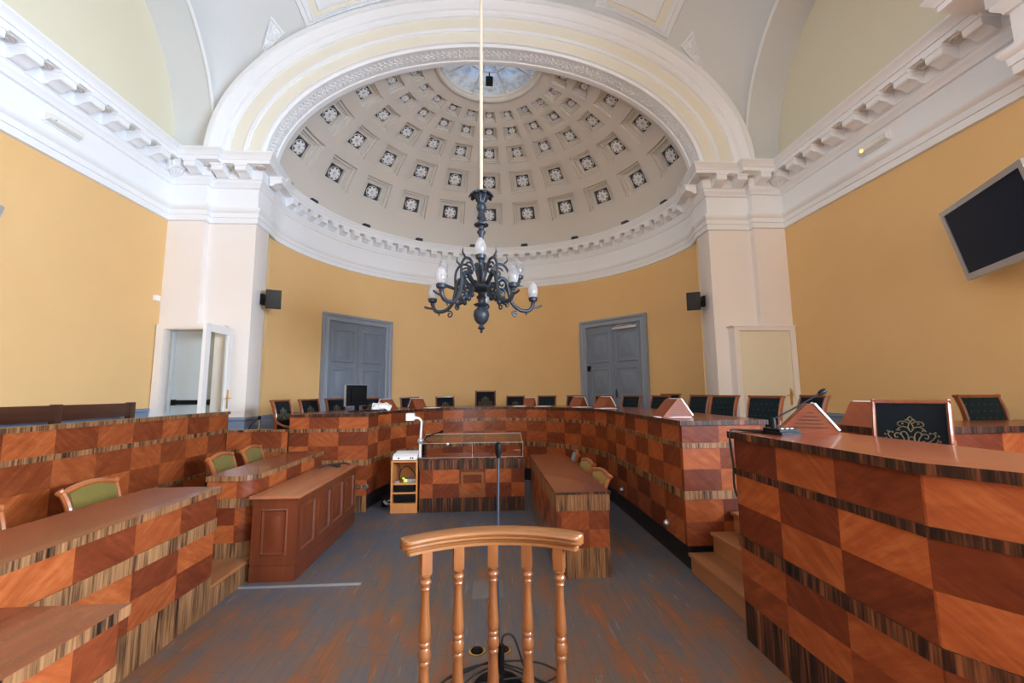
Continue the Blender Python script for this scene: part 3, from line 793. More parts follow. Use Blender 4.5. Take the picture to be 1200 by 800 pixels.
# raised platforms -------------------------------------------------------
bm = bm_new(); box(bm, XL, -3.62, YB + .3, YF, .0, .51)
box(bm, -3.62, -2.8, 6.25, YF + .1, 0, .51)
structure('floor_gallery', bm, M['stepwood'], 'raised floor behind the left parapet', 'floor')
bm = bm_new(); box(bm, -3.5, -2.10, .3, 6.05, 0, .145); box(bm, -3.5, -2.085, .3, 6.05, .145, .17)
pl = structure('floor_platform', bm, M['stepwood'], 'low wooden platform under the left desks', 'floor')
bm = bm_new(); strip(bm, [(-2.075, .3), (-2.075, 6.05)], 0, .145, 0, .02); part('riser', bm, M['zebra'], pl)
DC = (.065, 6.1); DRAD = 1.715; DEEP = .29
def darc(r, n=40): return [(DC[0] - r * math.cos(PI * k / n), DC[1] + (r + DEEP) * math.sin(PI * k / n)) for k in range(n + 1)]
bm = bm_new()
Fp = darc(DRAD + .2); Bp = []
for k in range(len(Fp)):
    a = PI * k / (len(Fp) - 1); d = (-math.cos(a), math.sin(a)); best = 9
    for i in range(400):
        r = 2.3 + i * .02; x, y = DC[0] + d[0] * r, DC[1] + d[1] * r
        if y > 7.9 and math.dist((x, y), AC) > AR - .02: break
        if (y <= 7.3 and abs(x - CX) > 5.36) or (7.3 < y <= 7.9 and abs(x - CX) > 3.98): break
    Bp.append((x, y))
slab(bm, Fp, Bp, 0, .51, 0, 0)
box(bm, 2.0, XR, 4.0, 6.1, 0, .51); box(bm, 2.42, XR, .2, 4.0, 0, .51)
structure('floor_dais', bm, M['stepwood'], 'raised floor behind the judges bench', 'floor')
# ------------------------------------------------------------------ desks
PW = .40
def desk(name, loc, label, cat, path, rows, topF, topB, tz, w=PW, u0=0.0, v0=0, edge='zebra', band='zebra', plinth='zebra', th=.03, topmat='top', plinth_off=.0, group=None, back=None):
    """rows: list of (kind, z0, z1) from the top down; kinds check / band / plinth"""
    root = thing(name, loc, label, cat, group)
    bm = bm_new(); slab(bm, topF, topB, tz[0], tz[1], 0, 1); part('worktop', bm, [M[topmat], M[edge]], root, True)
    bm = bm_new(); v = v0; any_c = False
    for kind, z0, z1 in rows:
        if kind == 'check':
            b2 = bm_new(); strip(b2, path, z0, z1, 0, th, 1 / w, u0, v - 1, v)
            me = bpy.data.meshes.new('t'); b2.to_mesh(me); b2.free(); bm.from_mesh(me); bpy.data.meshes.remove(me); v -= 1; any_c = True
    if any_c: part('front_panel', bm, M['veneer'], root, True, sharp=30)
    else: bm.free()
    for kind, z0, z1 in rows:
        if kind == 'check': continue
        bm = bm_new(); o = .008 if kind == 'band' else plinth_off
        strip(bm, path, z0, z1, o, th, 1, u0)
        part('inlay_band' if kind == 'band' else 'plinth', bm, M[band if kind == 'band' else plinth], root, True, sharp=30)
    if back:
        bm = bm_new(); strip(bm, back[0], back[1], back[2], 0, .025); part('back_panel', bm, M['top'], root, True)
    return root
# judges bench round the apse
pth = [(-2.71, 6.1), (-1.65, 6.1)] + darc(DRAD)[1:-1] + [(1.78, 6.1), (1.78, 3.9), (2.58, 3.9)]
Fd = [(-1.63, 6.08)] + darc(DRAD - .02)[1:-1] + [(1.76, 6.1), (1.76, 3.88)]
Bd = [(-2.73, 6.08)] + [(DC[0] - (2.79 - .27 * k / 40) * math.cos(PI * k / 40), DC[1] + (2.79 + DEEP - .27 * k / 40) * math.sin(PI * k / 40)) for k in range(1, 40)] + [(2.6, 6.1), (2.6, 3.88)]
DROWS = [('check', 1.115, 1.275), ('band', 1.068, 1.115), ('check', .88, 1.068), ('check', .69, .88), ('band', .615, .69), ('check', .42, .615), ('check', .215, .42)]
bench = desk('judges_bench', (DC[0], DC[1], 0), 'long curved judges bench of checkered veneer sweeping round the apse', 'bench', pth, DROWS, Fd, Bd, (1.275, 1.318), u0=.35, band='zebra', plinth='plinthshade', plinth_off=-.03, edge='zebradark',
             back=None)
bm = bm_new(); strip(bm, pth[:2], 0, .215, 0, .03); part('plinth', bm, M['zebra'], bench, True)
bm = bm_new(); strip(bm, pth[1:], 0, .215, -.035, .03); part('plinth', bm, M['plinthshade'], bench, True, label='recessed plinth, coloured black for its shade')
for z, hw, y in ((.965, .105, 7.8),):
    bm = bm_new(); y = DC[1] + DRAD + DEEP - .012
    for s in (.10, .075): 
        t = .008
        for x0, x1, z0, z1 in ((-s, s, z + s - t, z + s), (-s, s, z - s, z - s + t), (-s, -s + t, z - s + t, z + s - t), (s - t, s, z - s + t, z + s - t)): box(bm, .03 + x0, .03 + x1, y - .006, y + .01, z0, z1)
    part('inlay_square', bm, M['oak'], bench, True)
for y in (5.70, 4.29):
    bm = bm_new(); lathe(bm, [(.0, .0), (.03, 0), (.035, .02), (.02, .045), (0, .05)], segs=10, mat=Matrix.Translation((1.775, y, .30)) @ Matrix.Rotation(-PI / 2, 4, 'Y'))
    part('step_light', bm, M['steel'], bench, True)
bm = bm_new()
for x in (-1.745, -1.655 - .0): lathe(bm, [(.032, 0), (.032, .012), (.02, .014), (.018, .004), (0, .004)], segs=12, mat=Matrix.Translation((x, 6.1, .335)) @ Matrix.Rotation(PI / 2, 4, 'X'))
part('socket', bm, M['steel'], bench, True)

# right front desk
k30 = (math.sin(R(30)), -math.cos(R(30)))
rfp = [(2.30, 2.87), (1.67, 2.87), (1.67, 1.60), (1.67 + 1.7 * k30[0], 1.60 + 1.7 * k30[1])]
Ff = [(1.64, 2.90), (1.64, 1.594), (1.64 + 1.7 * k30[0], 1.594 + 1.7 * k30[1])]
Bf = [(2.30, 2.90), (2.30, 1.75), (2.30 + 1.5 * k30[0], 1.75 + 1.5 * k30[1])]
desk('front_desk', (1.95, 2.2, 0), 'tall checkered desk close on the right carrying a microphone', 'desk', rfp,
     [('check', 1.078, 1.275), ('band', 1.035, 1.078), ('check', .845, 1.035), ('check', .648, .845), ('band', .575, .648), ('check', .405, .575), ('check', .24, .405), ('plinth', 0, .24)],
     Ff, Bf, (1.272, 1.316), w=.42, u0=.0 - .63 / .42 + 2, v0=1, edge='zebradark', band='zebradark', plinth='zebradark')
# far right corner desk
rear = desk('corner_desk', (4.0, 3.4, .51), 'checkered desk in the right corner behind the nearest green chair', 'desk', [(2.95, 3.72), (2.95, 3.15), (5.1, 3.15)],
     [('check', 1.06, 1.25), ('band', 1.02, 1.06), ('check', .82, 1.02), ('check', .6, .82), ('plinth', .51, .6)], [(2.93, 3.72), (2.93, 3.13), (5.1, 3.13)][1:], [(2.93, 3.72), (5.1, 3.72)], (1.25, 1.30), edge='zebradark', band='zebradark', plinth='zebradark')
# left desks
L_ROWS = [('check', .665, .848), ('band', .575, .665), ('check', .41, .575), ('check', .245, .41), ('plinth', .0, .245)]
desk('side_desk', (-2.3, 2.2, 0), 'long checkered desk on the left with two olive chairs behind it', 'desk', [(-2.07, .55), (-2.07, 3.50), (-2.55, 3.50)], L_ROWS,
     [(-2.05, .55), (-2.05, 3.53)], [(-2.58, .55), (-2.58, 3.53)], (.848, .893), w=.375, u0=.14)
rc = [(-2.49, 4.06), (-2.26, 4.06)] + [(-2.26 + .16 * math.sin(R(15 * k)), 4.22 - .16 * math.cos(R(15 * k))) for k in range(1, 6)] + [(-2.10, 4.22), (-2.10, 5.66)]
rcF = offset_path(rc, .025); rcB = [(-2.50, 4.05), (-2.50, 4.12)] + [(-2.50, 4.2 + .02 * k) for k in range(1, 6)] + [(-2.50, 4.34), (-2.50, 5.66)]
desk('rear_side_desk', (-2.3, 4.9, .17), 'checkered desk with a rounded corner behind the panelled cabinet on the left', 'desk', rc,
     [('check', .68, .83), ('band', .60, .68), ('check', .45, .60), ('check', .30, .45), ('plinth', .17, .30)], rcF, rcB, (.83, .875), w=.36, u0=.3)
desk('near_desk', (-1.8, 1.2, 0), 'nearest checkered desk at the bottom left edge of the room', 'desk', [(-1.49, .2), (-1.49, 1.93), (-2.0, 1.93)],
     [('check', .53, .705), ('band', .47, .53), ('check', .30, .47), ('check', .14, .30), ('plinth', 0, .14)], [(-1.465, .2), (-1.465, 1.955)], [(-2.0, .2), (-2.0, 1.955)], (.705, .75), w=.40, u0=.15, v0=1)
# parapet and low partition
par = desk('parapet', (-3.55, 3.5, .17), 'long checkered parapet wall along the left gallery', 'parapet', [(-3.55, .6), (-3.55, 6.14)],
     [('check', 1.125, 1.325), ('band', 1.08, 1.125), ('check', .855, 1.08), ('check', .63, .855), ('band', .59, .63), ('check', .40, .59), ('plinth', .17, .40)], [(-3.535, .6), (-3.535, 6.16)], [(-3.63, .6), (-3.63, 6.16)], (1.325, 1.365), w=.39, u0=.83, th=.06)
desk('low_partition', (-3.1, 6.16, 0), 'short low checkered partition with a white edged top beside the judges bench', 'partition', [(-3.53, 6.1), (-2.73, 6.1)],
     [('check', .86, 1.085), ('band', .81, .86), ('check', .60, .81), ('check', .36, .60), ('plinth', .17, .36)], [(-3.53, 6.08), (-2.73, 6.08)], [(-3.53, 6.2), (-2.73, 6.2)], (1.085, 1.115), w=.40, u0=.2, th=.05, edge='zebra')
# clerk's lectern desk in the middle
lec = desk('clerk_desk', (-.2, 6.2, 0), 'low checkered clerk desk in the middle with a clear acrylic box on top', 'desk', [(-.92, 6.45), (-.92, 6.0), (.5, 6.0), (.5, 6.45)],
     [('band', .555, .69), ('check', .37, .555), ('check', .185, .37), ('plinth', 0, .185)], [(-.94, 5.98), (.52, 5.98)], [(-.94, 6.48), (.52, 6.48)], (.69, .712), w=.355, u0=.24, edge='zebradark', band='zebradark', plinth='zebradark')
bm = bm_new(); xc, zc = -.21, .36; y = 6.0
for x0, x1, z0, z1 in ((-.155, .155, .125, .155), (-.155, .155, -.155, -.125), (-.155, -.125, -.125, .125), (.125, .155, -.125, .125)): box(bm, xc + x0, xc + x1, y - .01, y + .005, zc + z0, zc + z1)
part('inlay_square', bm, M['oak'], lec, True)
pb = thing('acrylic_cover', (-.22, 6.15, .712), 'clear acrylic box standing on the clerk desk', 'cover')
bm = bm_new(); x0, x1, y0, y1, z1 = -.90, .48, 6.0, 6.4, .99
box(bm, x0, x1, y0, y0 + .006, .712, .90); box(bm, x0, x1, y1 - .006, y1, .712, z1); box(bm, x0, x0 + .006, y0 + .006, y1 - .006, .712, .895); box(bm, x1 - .006, x1, y0 + .006, y1 - .006, .712, .895); box(bm, -.215, -.209, y0 + .006, y1 - .006, .712, .895)
prism(bm, [(y0, .90), (y0, .906), (y1, .996), (y1, .99)], x0, x1, 'X'); part('panel', bm, M['plexi'], pb, True)
bm = bm_new(); e = .0028
for p, q in (((x0, y0, .712), (x1, y0, .712)), ((x0, y0, .905), (x1, y0, .905)), ((x0, y1, .995), (x1, y1, .995)), ((x0, y0, .712), (x0, y0, .905)), ((x1, y0, .712), (x1, y0, .905)), ((-.212, y0, .712), (-.212, y0, .9)), ((x0, y0, .905), (x0, y1, .995)), ((x1, y0, .905), (x1, y1, .995)), ((x1 - .12, y0, .8), (x1 - .03, y0, .8))): tube(bm, [p, q], e, 4)
part('edge', bm, M['edgeacryl'], pb, True)
bm = bm_new(); lathe(bm, [(.02, 0), (.02, .015), (.012, .02), (.014, .035), (0, .04)], segs=10, mat=Matrix.Translation((-.55, 5.998, .895)) @ Matrix.Rotation(PI / 2, 4, 'X')); part('knob', bm, M['steel'], pb, True)
# middle right bench table
desk('clerk_table', (.84, 4.9, 0), 'long low veneered table on the right of the middle aisle with three chairs beside it', 'table', [(.60, 6.1), (.60, 3.84), (1.06, 3.84), (1.06, 3.95)],
     [('band', .56, .70), ('check', .40, .56), ('check', .245, .40), ('plinth', 0, .245)], [(.585, 6.1), (.585, 3.82)], [(1.075, 6.1), (1.075, 3.82)], (.70, .722), w=.24, u0=.42, edge='zebradark')

# panelled cabinet
cab = thing('panelled_cabinet', (-1.85, 4.8, 0), 'dark mahogany cabinet with raised panels and a sloping worn top on the left', 'cabinet')
X0, X1, Y0, Y1, ZT = -2.045, -1.66, 3.97, 5.63, .69
bm = bm_new(); box(bm, X0 + .02, X1 - .02, Y0 + .02, Y1 - .02, .0, ZT)
box(bm, X0, X1, Y0, Y1, .0, .13, bev=.006); box(bm, X0 + .005, X1 - .005, Y0 + .005, Y1 - .005, .13, .145, bev=.004)
def rails(ax, c, a0, a1, s, nd, stile=.075):
    # frame of rails and stiles standing proud on one face
    def B(p0, p1, z0, z1, o0=.0, o1=.02):
        lo, hi = sorted((c, c + s * (o1)))
        if ax == 'X': box(bm, lo, hi, p0, p1, z0, z1)
        else: box(bm, p0, p1, lo, hi, z0, z1)
    B(a0, a1, ZT - .085, ZT); B(a0, a1, .145, .215)
    st = [a0 + (a1 - a0 - stile) * k / nd for k in range(nd + 1)]
    for x in st: B(x, x + stile, .215, ZT - .085)
    for x, x2 in zip(st, st[1:]):
        q0, q1 = x + stile, x2
        lo, hi = sorted((c, c + s * .006))
        prev = None
        for ins, o in ((0, .02), (.012, .026), (.022, .008), (.05, .008), (.075, .018)):
            pts = [(q0 + ins, .215 + ins), (q1 - ins, .215 + ins), (q1 - ins, ZT - .085 - ins), (q0 + ins, ZT - .085 - ins)]
            ring = [bm.verts.new((c + s * o, p, z) if ax == 'X' else (p, c + s * o, z)) for p, z in pts]
            if prev:
                for i in range(4): bm.faces.new([prev[i], prev[(i + 1) % 4], ring[(i + 1) % 4], ring[i]])
            prev = ring
        bm.faces.new(prev)
rails('Y', Y0 + .02, X0 + .005, X1 - .005, -1, 1); rails('X', X1 - .02, Y0 + .005, Y1 - .005, 1, 4)
part('carcass', bm, M['mahogany'], cab, True)
bm = bm_new(); box(bm, X0 - .02, X1 + .025, Y0 - .025, Y1 + .025, ZT, ZT + .028, bev=.009); part('top', bm, M['mahtop'], cab, True)
bm = bm_new()
tube(bm, smooth_pts([(-2.0, 5.3, .73), (-1.9, 5.42, .735), (-1.78, 5.36, .73), (-1.84, 5.5, .735), (-1.95, 5.48, .73), (-1.8, 5.56, .735), (-1.7, 5.5, .73)], 6), .009, 6)
single('audio_cable', bm, M['darkrubber'], (-1.85, 5.45, .72), 'loose black cable lying on the far end of the panelled cabinet', 'cable', world=True)

# steps
st = thing('wooden_steps', (2.1, 3.4, 0), 'three wooden steps climbing between the judges bench and the front desk', 'steps')
for k, (x0, x1) in enumerate(((1.79, 2.02), (2.0, 2.22), (2.2, 2.42))):
    z = .17 * (k + 1); bm = bm_new(); box(bm, x0 - .02, x1 if k < 2 else 2.42, 2.89, 3.88, z - .03, z, bev=.006); part('tread', bm, M['stepwood'], st, True)
    bm = bm_new(); box(bm, x0, 2.42, 2.9, 3.87, .17 * k, z - .03); part('riser', bm, M['stepwood'], st, True)

# wall pew on the left gallery
pew = thing('wall_pew', (-5.1, 5.0, .51), 'dark wooden pew back along the left wall above the parapet', 'bench')
for y0, y1 in ((2.9, 3.97), (3.97, 5.30), (5.30, 6.36)):
    bm = bm_new(); box(bm, -5.02, -4.98, y0, y1, 1.31, 1.49, bev=.008); part('back_rail', bm, M['walnut'], pew, True)
    bm = bm_new(); box(bm, -4.99, -4.6, y0, y1, .93, .97, bev=.008); part('seat', bm, M['walnut'], pew, True)
for y in (2.9, 3.97, 5.30, 6.34):
    bm = bm_new(); box(bm, -5.04, -4.96, y - .04, y + .04, .51, 1.50, bev=.008); box(bm, -4.96, -4.62, y - .03, y + .03, .51, .93, bev=.006); part('leg', bm, M['walnut'], pew, True)

# ------------------------------------------------------------------ chairs (local: sitter faces -Y)
def judge_chair(name, fab, emblem=False):
    root = thing(name, (0, 0, 0), None, 'chair')
    bm = bm_new(); box(bm, -.20, .20, -.25, .2, .42, .49, bev=.03); part('seat', bm, M[fab], root)
    bm = bm_new(); N = 6
    prof = [(.19 - .02 * math.sin(k / N * PI) + .07 * k / N, .50 + .475 * k / N) for k in range(N + 1)]
    pts = [(y - .024, z) for y, z in prof] + [(y + .02, z) for y, z in prof[::-1]]
    prism(bm, pts, -.178, .178, 'X'); br = part('backrest', bm, M[fab], root)
    for s in (-1, 1):
        bm = bm_new(); tube(bm, smooth_pts([(s * .193, .185, .42), (s * .193, .182, .55), (s * .193, .185, .70), (s * .193, .212, .86), (s * .193, .262, .992)], 5), .015, 8, ell=2.0)
        part('back_post', bm, M['chairwood'], root)
        bm = bm_new(); tube(bm, smooth_pts([(s * .196, .185, .74), (s * .197, .15, .675), (s * .20, .06, .625), (s * .204, -.04, .605), (s * .208, -.2, .61), (s * .208, -.24, .58), (s * .205, -.235, .45)], 5), .017, 8); part('arm', bm, M['chairwood'], root)
        for y, y2 in ((-.22, -.24), (.17, .25)):
            bm = bm_new(); tube(bm, [(s * .18, y, .44), (s * .185, (y + y2) / 2, .2), (s * .19, y2, 0)], [.024, .02, .016], 8); part('leg', bm, M['chairwood'], root)
    bm = bm_new(); box(bm, -.207, .207, .228, .288, .972, .998, bev=.006); part('top_rail', bm, M['chairwood'], root)
    bm = bm_new(); box(bm, -.18, .18, -.22, -.19, .38, .43); box(bm, -.18, .18, .14, .17, .38, .43); box(bm, -.19, -.16, -.19, .14, .38, .43); box(bm, .16, .19, -.19, .14, .38, .43); part('seat_frame', bm, M['chairwood'], root)
    if emblem:
        bm = bm_new()
        def yb(z): k = (z - .50) / .475; return .19 - .02 * math.sin(k * PI) + .07 * k - .026
        def cv(ctrl, r=.003):
            for s in (-1, 1): tube(bm, [(s * p.x, yb(p.z), p.z) for p in smooth_pts([(x, 0, z) for x, z in ctrl], 5)], r * 1.25, 4)
        Z = .72
        cv([(.02, Z - .03), (.016, Z + .03), (.03, Z + .06), (.05, Z + .055), (.05, Z + .04)]); cv([(.03, Z - .03), (.04, Z + .02), (.065, Z + .05), (.085, Z + .04), (.08, Z + .02), (.066, Z + .025)])
        cv([(.045, Z - .03), (.075, Z - .01), (.10, Z + .01), (.12, Z + .04), (.105, Z + .06)]); cv([(.07, Z - .03), (.10, Z - .02), (.125, Z), (.13, Z + .02)]); cv([(.11, Z - .03), (.125, Z - .015), (.14, Z - .01)])
        cv([(0, Z + .06), (.014, Z + .085), (.008, Z + .11), (0, Z + .13)]); cv([(.005, Z + .08), (.035, Z + .095), (.06, Z + .085), (.075, Z + .065)]); cv([(.004, Z + .115), (.03, Z + .13), (.06, Z + .125), (.066, Z + .105), (.05, Z + .10)])
        cv([(0, Z + .13), (.012, Z + .145), (0, Z + .165)]); cv([(0, Z - .01), (.012, Z - .005), (.012, Z + .02), (0, Z + .03)])
        for x, z in ((.06, Z + .07), (.095, Z + .055), (.12, Z + .06), (.135, Z + .04), (.04, Z + .115), (.02, Z + .14), (.14, Z + .005), (.1, Z - .01), (.06, Z)):
            for s in (-1, 1): ball(bm, (s * x, yb(z), z), .0075, 1, .4, 1, 6, 4)
        part('embroidered_emblem', bm, M['gold'], br)
    return root
def olive_chair(name, fab):
    root = thing(name, (0, 0, 0), None, 'chair')
    bm = bm_new(); box(bm, -.22, .22, -.23, .2, .40, .47, bev=.03); part('seat', bm, M[fab], root)
    bm = bm_new(); N = 8
    # upholstered back with arched top
    fr, bk = [], []
    def outline(k): x = -.185 + .37 * k / N; return x, .755 + .035 * math.sin(PI * k / N)
    def yb(z): return .175 + .09 * ((z - .45) / .35) ** 1.4
    V = []
    for j in range(5):
        row = []
        for k in range(N + 1):
            x, zt = outline(k); z = .50 + (zt - .50) * j / 4; row.append((bm.verts.new((x, yb(z) - .02 - .012 * math.sin(PI * k / N) * math.sin(PI * j / 4), z)), bm.verts.new((x, yb(z) + .02, z))))
        V.append(row)
    for a, b in zip(V, V[1:]):
        for k in range(N):
            bm.faces.new([a[k][0], a[k + 1][0], b[k + 1][0], b[k][0]]); bm.faces.new([a[k][1], b[k][1], b[k + 1][1], a[k + 1][1]])
    for k in range(N): bm.faces.new([V[-1][k][0], V[-1][k + 1][0], V[-1][k + 1][1], V[-1][k][1]]); bm.faces.new([V[0][k][0], V[0][k][1], V[0][k + 1][1], V[0][k + 1][0]])
    for j in range(4): bm.faces.new([V[j][0][0], V[j + 1][0][0], V[j + 1][0][1], V[j][0][1]]); bm.faces.new([V[j][N][0], V[j][N][1], V[j + 1][N][1], V[j + 1][N][0]])
    part('backrest', bm, M[fab], root, sharp=50)
    bm = bm_new(); tube(bm, [(x * 1.15, yb(z) + .005, z + .014) for x, z in (outline(k) for k in range(N + 1))], [.018] + [.024] * (N - 1) + [.018], 8, ell=1.2); part('top_rail', bm, M['olivewood'], root)
    for s in (-1, 1):
        bm = bm_new(); tube(bm, smooth_pts([(s * .195, .19, .40), (s * .2, yb(.55), .55), (s * .205, yb(.68), .68), (s * .215, yb(.76) + .01, .755), (s * .235, yb(.78) + .02, .785)], 5), [.02] * 16 + [.025] * 3 + [.024, .016], 8, ell=1.3); part('back_post', bm, M['olivewood'], root)
        for y, y2 in ((-.2, -.21), (.18, .24)):
            bm = bm_new(); tube(bm, [(s * .195, y, .42), (s * .2, y2, 0)], [.024, .016], 8); part('leg', bm, M['olivewood'], root)
    bm = bm_new(); box(bm, -.2, .2, -.215, -.185, .36, .41); box(bm, -.2, .2, .15, .18, .36, .41); box(bm, -.2, -.17, -.2, .16, .36, .41); box(bm, .17, .2, -.2, .16, .36, .41); part('seat_frame', bm, M['olivewood'], root)
    return root
def place(o, x, y, z, d, label, group=None, sc=1.0):
    o.location = (x, y, z); o.rotation_euler = (0, 0, math.atan2(d[1], d[0]) + PI / 2); o.scale = (sc,) * 3
    o['label'] = label
    if group: o['group'] = group
    return o
JG = 'dark green chairs behind the judges bench'
proto = judge_chair('judge_chair', 'green'); proto_em = judge_chair('judge_chair', 'navyfab', True); used = set()
def jc(x, y, d, label, sc=1.0, group=JG, src=None):
    s = src or proto
    if s.name not in used: o = s; used.add(s.name)
    else: o = copy_tree(s)
    return place(o, x, y, .51, d, label, group, sc)
def arcpos(ang, r): return DC[0] + r * math.sin(R(ang)), DC[1] + (r + DEEP) * math.cos(R(ang))
ARCCH = [(-79.9, 'dark green chair at the left end of the judges bench, leftmost of its row'), (-69.4, 'dark green chair second from the left end, in front of the left door frame'), (-59.6, 'dark green chair partly hidden behind the computer screen'), (-46.8, 'dark green chair behind the pile of white papers on the bench'),
         (-31.6, 'dark green chair next right of the papers, with a wooden wedge before it'), (-18, 'dark green chair immediately left of the tall central chair'), (9.9, 'dark green chair immediately right of the tall central chair'), (22.4, 'dark green chair second to the right of the tall central chair'), (33.9, 'dark green chair third right of the tall central chair, left of the right door frame'),
         (45, 'dark green chair in front of the left leaf of the right grey door'), (55.9, 'dark green chair in front of the right leaf of the right grey door'), (67.3, 'dark green chair just right of the right grey door frame')]
for a, lab in ARCCH:
    x, y = arcpos(a, 3.0); dv = Vector((DC[0] - x, DC[1] + .1 - y))
    jc(x, y, dv, lab, 1.0, src=proto_em if a < 12 else proto)
cc = judge_chair('presiding_chair', 'navyfab', True); x, y = arcpos(-2.2, 3.02)
place(cc, x, y, .51, (0, -1), 'tall dark chair at the centre of the judges bench, highest of the row', JG, 1.12)
for x, y, d, lab in ((3.42, 8.18, (-.8, -.6), 'dark green chair partly hidden by the wooden wedge near the right speaker'), (2.84, 6.05, (-1, -.2), 'dark green chair before the right pilaster, left of the two by the bench end'), (2.84, 5.37, (-1, -.3), 'dark green chair at the near end of the bench, left of the cream door'),
                     (2.90, 4.62, (-.95, -.32), 'wide dotted green chair in front of the cream door'), (3.48, 4.74, (-1, .03), 'dotted green chair behind the microphone and wedge on the front desk'), (4.78, 3.70, (-.05, -1), 'dotted green chair behind the corner desk at the far right')):
    jc(x, y, d, lab, 1.02)
nc = judge_chair('judge_chair', 'navyfab', True)
place(nc, 2.76, 2.72, .51, (-.80, -.6), 'large near chair with a gold embroidered emblem behind the front desk', JG, 1.01)
oc_ = olive_chair('courtroom_chair', 'olive'); OG = 'low upholstered chairs with arched wooden backs'
place(oc_, -2.78, 3.53, .17, (1, -.05), 'olive velvet chair behind the far end of the long left desk', OG, .96)
for x, y, z, d, lab in ((-2.78, 2.70, .17, (1, -.05), 'olive velvet chair cut by the left edge of the photo'), (-2.74, 5.08, .17, (1, .0), 'olive velvet chair behind the rounded corner of the rear left desk'), (-2.76, 5.74, .17, (1, .0), 'olive velvet chair nearest the low partition')):
    place(copy_tree(oc_), x, y, z, d, lab, OG, .95)
yc = olive_chair('courtroom_chair', 'olivey'); place(yc, .99, 4.66, 0, (-1, -.12), 'mustard velvet chair nearest the viewer beside the middle table', OG, .93)
place(copy_tree(yc), 1.0, 5.36, 0, (-1, -.1), 'mustard velvet chair in the middle of the three beside the table', OG, .93)
tc = olive_chair('courtroom_chair', 'teal'); place(tc, 1.02, 6.2, 0, (-1, .1), 'teal velvet chair farthest of the three beside the table', OG, .93)

# ------------------------------------------------------------------ wedge consoles on the benches
def wedge_console():
    root = thing('desk_console', (0, 0, 0), None, 'console')
    W = .11
    tri = [(-.17, 0), (.13, 0), (.135, .012), (.02, .168), (-.002, .172), (-.02, .160)]
    bm = bm_new(); prism(bm, tri, -W, W, 'X')
    hs = part('housing', bm, M['consolewood'], root)
    for s in (-1, 1):
        bm = bm_new()
        for k in range(5):
            z = .028 + .022 * k; box(bm, min(s * W, s * (W + .003)), max(s * W, s * (W + .003)), -.15 + .15 * z / .16 + .025, .125 - .115 * z / .16 - .02, z, z + .006)
        part('vent_grille', bm, M['walnut'], hs)
    bm = bm_new(); a, b = Vector((0, .137, .012)), Vector((0, .026, .170)); n = Vector((0, .158, .111)).normalized()
    vs = [bm.verts.new((x, *(p + n * o).yz)) for o in (0, .012) for x, p in ((-W - .004, a), (W + .004, a), (W + .004, b), (-W - .004, b))]
    for q in ((0, 1, 2, 3), (7, 6, 5, 4), (0, 4, 5, 1), (1, 5, 6, 2), (2, 6, 7, 3), (3, 7, 4, 0)): bm.faces.new([vs[i] for i in q])
    part('screen_panel', bm, M['whiteplastic'], root)
    return root
wc = wedge_console(); first = True
WG = 'wooden wedge consoles on the benches'
def wplace(x, y, d, lab, sc=1.0, z=1.318):
    global first
    o = wc if first else copy_tree(wc); first = False
    o.location = (x, y, z); o.rotation_euler = (0, 0, math.atan2(d[1], d[0]) - PI / 2); o.scale = (sc,) * 3; o['label'] = lab; o['group'] = WG
for a, r, sc, lab in ((-55, 2.2, 1.0, 'wooden wedge console behind the white papers'), (-38.4, 2.2, 1.0, 'wooden wedge console left of the centre of the judges bench'), (20.3, 2.2, .9, 'wooden wedge console right of the tall central chair'), (46.5, 2.2, 1.0, 'wooden wedge console just left of the right grey door'), (62.9, 2.15, 1.05, 'wooden wedge console in front of the right grey door')):
    x, y = arcpos(a, r); wplace(x, y, (x - DC[0], y - DC[1]), lab, sc)
wplace(1.98, 4.52, (1, .1), 'wooden wedge console near the end of the right bench', 1.1)
wplace(2.18, 2.83, (.84, -.54), 'wooden wedge console on the front desk beside the microphone', 1.08, 1.316)
wplace(3.16, 3.42, (.93, .36), 'wooden wedge console on the corner desk behind the near chair', 1.1, 1.30)
# papers
def sheet(x, y, z, rz, lab, w=.21, h=.297, n=3):
    bm = bm_new()
    for k in range(n): box(bm, -w / 2 + .006 * k, w / 2 + .006 * k, -h / 2, h / 2, .001 + .002 * k, .0025 + .002 * k)
    single('paper_sheets', bm, M['paper'], (x, y, z), lab, 'papers', 'white papers on the judges bench', rz)
for a, r, lab in ((-34.7, 1.93, 'white paper sheets left of the centre of the judges bench'), (16.4, 1.93, 'white paper sheets right of the tall central chair'), (29.9, 1.93, 'white paper sheets between the two chairs right of centre'), (54, 1.93, 'white paper sheets before the wedge at the right grey door'), (72, 1.9, 'white paper sheets before the third wedge from the right')):
    x, y = arcpos(a, r); sheet(x, y, 1.318, R(-a), lab)
sheet(1.95, 4.5, 1.318, R(80), 'white paper sheets at the near end of the right bench', .25, .35)
bm = bm_new(); random.seed(11)
for k in range(5): 
    m = Matrix.Translation((-.06 + .045 * k, random.uniform(-.05, .05), .05 + .012 * (k % 3))) @ Matrix.Rotation(random.uniform(-.6, .6), 4, 'Y') @ Matrix.Rotation(random.uniform(-.5, .5), 4, 'X')
    v = box(bm, -.055, .055, -.08, .08, -.035, .035, mat=m)
bmesh.ops.subdivide_edges(bm, edges=bm.edges[:], cuts=2, use_grid_fill=True)
for v in bm.verts: v.co += Vector((random.uniform(-1, 1), random.uniform(-1, 1), random.uniform(-1, 1))) * .008; v.co.z = max(v.co.z, .001)
x, y = arcpos(-66, 2.0); single('crumpled_papers', bm, M['paper'], (x + .03, y, 1.318), 'crumpled bundle of white papers right of the computer screen', 'papers', rz=.3)

